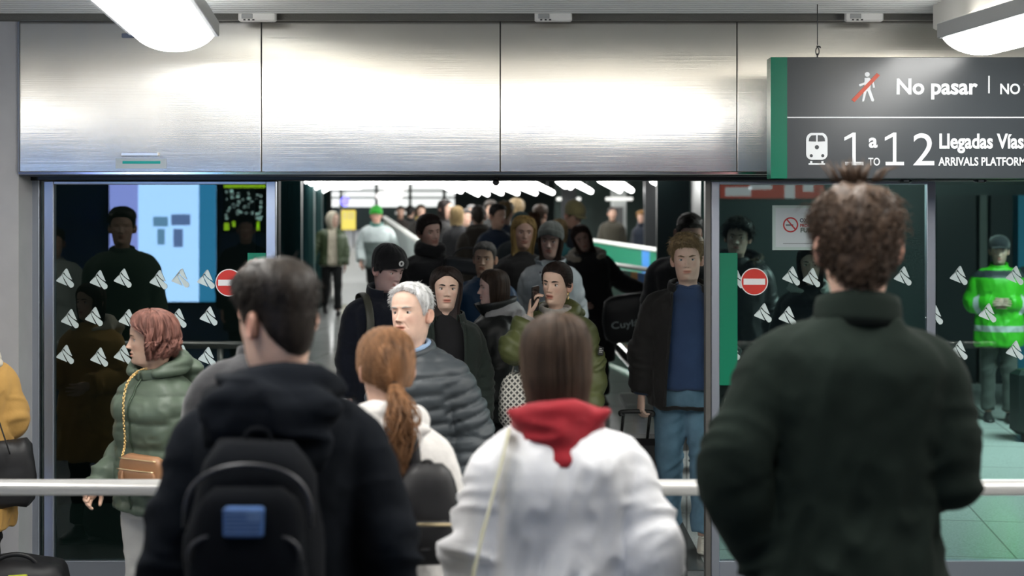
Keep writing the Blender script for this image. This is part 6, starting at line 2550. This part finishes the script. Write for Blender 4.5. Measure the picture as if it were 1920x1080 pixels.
# ---- the two walkers on the right of the green walkway side
who('person with short hair in a brown olive jacket beyond the green walkway side', 1148, 95, 388, 4, .015, hi=0, skin=(.52, .33, .25),
    hair=dict(style='short', color=(.03, .02, .018), top=.016), face=dict(beard=.6), jacket=dict(color=(.038, .034, .024), ease=.04, collar=dict(h=.06)), trousers=BLACK, seed=30)
m = who('person with auburn hair in a navy coat beyond the green walkway side, facing left', 1204, 95, 396, -34, .02, hi=0, fem=1, skin=(.52, .33, .25),
        hair=dict(style='short', color=(.20, .10, .03), top=.035, side=.03, lump=.012), jacket=dict(color=(.008, .012, .022), ease=.045, hem=.6), trousers=BLACK, seed=31, extras=((scarf, dict(color=(.008, .012, .022), r=.03, turns=2)),))
t = worn(m, 'handbag', 'tan handbag on the arm of the navy coated walker beyond the green walkway side', 'bag')
b = MB()
b.rings(soft_box(.20, .12, .26, top=.8) + (.30, .02, .92))
b.build('body', [cloth((.30, .22, .12), 'leather')], t, m.fin)
b = MB()
q = np.linspace(0, PI, 12)
b.tube(np.stack([.30 + .07 * np.cos(q), .02 + 0 * q, 1.17 + .16 * np.sin(q)], -1), .009, 8)
b.build('handle', [cloth((.30, .22, .12), 'leather')], t, m.fin)

# ---- cap wearer
who('person in a camouflage coloured cap and dark jacket, head bowed, behind the leaning woman', 1066, 168, 374, 30, .035, hi=1, head=(10, 26, 0), skin=(.45, .28, .21),
    hair=dict(style='short', color=BR, top=.008, n=200), hat=dict(color=(.17, .15, .07), kind='cap', top=.03), jacket=dict(color=(.014, .018, .026), ease=.04, collar=dict(h=.05)), trousers=BLACK, seed=32)

# ---- hooded walker and green hat walker
m = who('person in a cream hood and open dark green bomber jacket walking down the passage', 622, 112, 395, 12, .02, hi=1, head=(38, 6, 0), skin=(.42, .28, .22),
        jacket=dict(color=(.040, .060, .026), kind='nylon', ease=.045, hem=.86, opening=(.07, .09), fold=.010), shirt=dict(color=(.42, .38, .30), ease=.022, hem=.84), trousers=(.008, .009, .01), armR=((.55, .0, -1), (.20, -.25, -1)),
        armL=((.2, .1, -1), (0, -.3, -1)), legs=((12, 4), (-14, 18)), shoes=(.03, .03, .03), seed=33, extras=((hood_up, dict(color=(.42, .38, .30), open_=52)),))
S_, E_, W_, u_, v_ = m.arms[1]
t = worn(m, 'carrier_bag', 'small blue carrier bag in the hand of the cream hooded walker', 'bag')
b = MB()
c = W_ + v_ * .09
b.rings(creased(soft_box(.13, .06, .20, top=.9), m.S3, .008) + c - (0, 0, .26))
b.build('body', [cloth((.05, .09, .17), 'nylon')], t, m.fin)
b = MB()
q = np.linspace(0, PI, 10)
b.tube(np.stack([.03 * np.cos(q), 0 * q, -.07 + .065 * np.sin(q)], -1) + c, .005, 6)
b.build('handle', [cloth((.05, .09, .17), 'nylon')], t, m.fin)
who('person in a bright green knit hat and two tone grey anorak walking towards us', 706, 115, 384, -4, .028, hi=1, head=(4, 14, 0), skin=(.50, .29, .22),
    hat=dict(color=(.020, .26, .022), top=.022), jacket=dict(color=(.42, .48, .48), kind='nylon', ease=.05, hem=.80, fold=.010, zones=((.7, 1.20, (.085, .11, .105), 'trunk', 'nylon'),), collar=dict(h=.06, gap=.4, rx=.09, ry=.09)),
    armR=((.30, .1, -1), (-.05, -.5, -.75)), armL=((.40, .15, -1), (.0, -.5, -.8)), trousers=BLACK, legs=((12, 4), (-12, 16)), seed=34, extras=((scarf, dict(color=(.05, .16, .13), r=.025, turns=1)),))

# ---- the crowd further back
CROWD = [
    # label, px, s, top, yaw, fem, hair, coat, extra
    ('person with light brown hair holding a hand to the face, navy jacket, in the crowd', 946, 150, 379, 160, 0, dict(style='short', color=(.13, .085, .04), top=.03, side=.016), (.014, .024, .045), dict(armL=((.3, -.6, -1), (-.2, -.2, 1)), hands=(.3, .3))),
    ('person in a dark brown hooded coat seen from behind in the crowd', 897, 145, 386, 184, 0, dict(style='short', color=(.03, .022, .016), top=.02), (.028, .023, .018), dict(extras=((hood_down, dict(size=1.25, drop=.15)),))),
    ('person with thick fair brown hair seen from behind, in front of the pale light columns', 968, 128, 376, 175, 0, dict(style='short', color=(.14, .095, .045), top=.04, side=.03, lump=.01), (.012, .016, .018), {}),
    ('person with brown hair in the crowd just left of the camouflage cap', 1012, 140, 384, 150, 0, dict(style='short', color=(.05, .03, .02), top=.025), (.012, .012, .014), {}),
    ('person with chestnut hair in the crowd above the grey headwrap', 1000, 155, 397, 190, 1, dict(style='long', color=(.07, .035, .02), length=.12), (.02, .016, .014), {}),
    ('person with long dark hair turned sideways in the crowd', 833, 122, 374, 60, 1, dict(style='long', color=(.018, .012, .01), length=.22), (.012, .011, .011), {}),
    ('person with pale blond hair in the crowd right of the dark haired profile', 857, 132, 386, 200, 1, dict(style='long', color=(.36, .26, .13), length=.14), (.014, .012, .012), {}),
    ('person with long brown hair and a yellowish scarf in the crowd', 789, 96, 383, 10, 1, dict(style='long', color=(.05, .028, .016), length=.22), (.02, .017, .013), dict(extras=((scarf, dict(color=(.30, .20, .06), r=.03, turns=2)),))),
    ('person with white headphones and dark hair at the left end of the crowd', 751, 90, 386, 6, 0, dict(style='short', color=(.02, .014, .012), top=.02), (.020, .014, .012), dict(face=dict(beard=.9))),
    ('person with black hair in the crowd right of the headphone wearer', 769, 88, 386, 170, 0, dict(style='short', color=(.012, .01, .01), top=.025), (.010, .010, .011), {}),
    ('person with a flushed face low in the crowd beside the brown hooded coat', 873, 117, 392, 20, 0, dict(style='short', color=(.02, .016, .014), top=.018), (.011, .012, .014), {}),
    ('person in a dark teal knit hat in the crowd left of the blond woman', 976, 172, 399, 185, 0, None, (.012, .018, .022), dict(hat=dict(color=(.018, .05, .055)))),
    ('person with a turquoise scarf in the crowd behind the grey headwrap', 1048, 176, 410, 175, 1, dict(style='long', color=(.20, .14, .07), length=.12), (.02, .10, .11), {}),
    ('person with dark curly hair far back in the crowd', 920, 108, 377, 10, 0, dict(style='curly', color=(.02, .014, .01), top=.03, side=.02), (.012, .012, .012), {}),
    ('person with black hair and blue jacket facing right in the crowd', 931, 158, 383, 40, 0, dict(style='short', color=(.012, .01, .01), top=.022), (.012, .022, .045), {}),
    ('person with grey hair far back in the crowd below the tube lights', 884, 100, 384, 0, 0, dict(style='short', color=(.12, .115, .11), top=.015), (.011, .011, .012), {}),
]
for lab, px, s_, top, yaw, fem, hr, coat, ex in CROWD:
    kw = dict(hi=0, fem=fem, skin=(.46, .29, .22), hair=hr, jacket=dict(color=coat, ease=.042, hem=.65, collar=dict(h=.05)), trousers=BLACK)
    kw.update(ex)
    p = who(lab, px, s_, top, yaw, .02, **kw)
    if 'headphones' in lab:
        for sx in (-1, 1):
            b = MB()
            b.ell((sx * .092, .012, .105), (.024, .036, .040), 14, 8)
            b.build('headphone_cup', [WHITEPAINT], p.root, p.hx)

# ---- people behind the right glass
m = who('person with dark wavy hair in a black fur hooded parka behind glass', 1381, 258, 408, -10, .02, head=(-4, 4, 4), skin=(.42, .28, .23),
        hair=dict(style='curly', color=(.018, .013, .011), top=.026, side=.024, lump=.008, n=700), brow=DK, jacket=dict(color=BLACK, kind='nylon', ease=.05, hem=.6), trousers=BLACK, seed=51,
        extras=((hood_down, dict(color=(.010, .010, .012), kind='nylon', size=1.5, drop=.1, fur=((.14, .10, .07), 1300, .045))),))
m = who('person with long dark hair and a pale collar behind the paper notice on the glass', 1520, 285, 461, -6, .014, fem=1, head=(-6, 2, 0), skin=(.50, .33, .28),
        hair=dict(style='long', color=(.020, .013, .011), length=.24, n=800), brow=DK, face=dict(ears=0, lip=(.7, .25, .26)), jacket=dict(color=(.010, .010, .012), kind='wool', ease=.045, hem=.6), trousers=BLACK, seed=52,
        extras=((hood_down, dict(color=(.38, .40, .38), kind='fleece', size=1.2, drop=.06)),), armR=FOLD, armL=FOLD)
HV, RF = (.035, .36, .010), (.34, .37, .37)
for lab, px, s_, top, yaw, sd in (('guard in a bright green high visibility jacket and dark cap behind the glass, arms folded', 1873, 212, 441, -12, 53),
                                  ('guard in high visibility clothing behind the glass, cut off by the right edge', 1955, 205, 436, -30, 54)):
    who(lab, px, s_, top, yaw, .03, head=(-4, 6, 0), skin=(.40, .27, .22), hair=dict(style='short', color=(.06, .055, .05), top=.01, n=200), hat=dict(color=(.012, .013, .016), kind='cap', top=.02), face=dict(beard=.7, age=.8),
        jacket=dict(color=HV, kind='nylon', ease=.055, hem=.72, fold=.010, collar=dict(h=.07), zones=((.86, .92, RF, 'trunk', 'nylon'), (1.06, 1.12, RF, 'trunk', 'nylon'), (.36, .42, RF, 'arm', 'nylon'), (1.37, 1.44, (.02, .025, .03), 'trunk', 'nylon'))),
        trousers=(.06, .065, .06), armL=FOLD, armR=FOLD, shoes=(.02, .02, .02), seed=sd, extras=(() if sd == 99 else ()))
t = thing('suitcase', 'dark green black suitcase standing behind the right glass at the right edge', 'suitcase', (X(1945, 230), D(230), slope(D(230))), 8)
b = MB()
b.box((-.2, -.12, .05), (.2, .12, .58), bev=.04)
b.build('shell', [mat('case_dark', (.010, .020, .018), .45)], t, smooth=False)
for sx in (-1, 1):
    b = MB()
    b.tube([(sx * .15 - .012, -.06, .028), (sx * .15 + .012, -.06, .028)], .028, 16)
    b.build('wheel', [mat('wheel_black', (.02, .02, .02), .5)], t)
b = MB()
b.tube([(-.08, 0, .57), (-.08, 0, .64), (.08, 0, .64), (.08, 0, .57)], .012, 8, 14)
b.build('handle', [mat('grip_black', (.012, .012, .012), .5)], t)

# ---- people of the hall who show only as reflections in the left leaf
for lab, x_, y_, H_, yaw, coat, kind in (
        ('tall person in a dark green jacket, seen mirrored in the left door leaf', -2.95, 4.05, 1.92, 170, (.030, .055, .036), 'short'),
        ('person in a pale grey jacket, seen mirrored at the left leaf edge', -4.25, 1.6, 1.74, 165, (.30, .33, .31), 'short'),
        ('person in black, seen mirrored against the small television', -2.75, .1, 1.86, 175, (.012, .013, .014), 'curly')):
    person(lab, (x_, y_, 0), yaw, H_, hi=0, skin=(.46, .29, .22), hair=dict(style=kind, color=(.02, .014, .011), top=.025), jacket=dict(color=coat, ease=.045, hem=.65, collar=dict(h=.05)), trousers=BLACK)
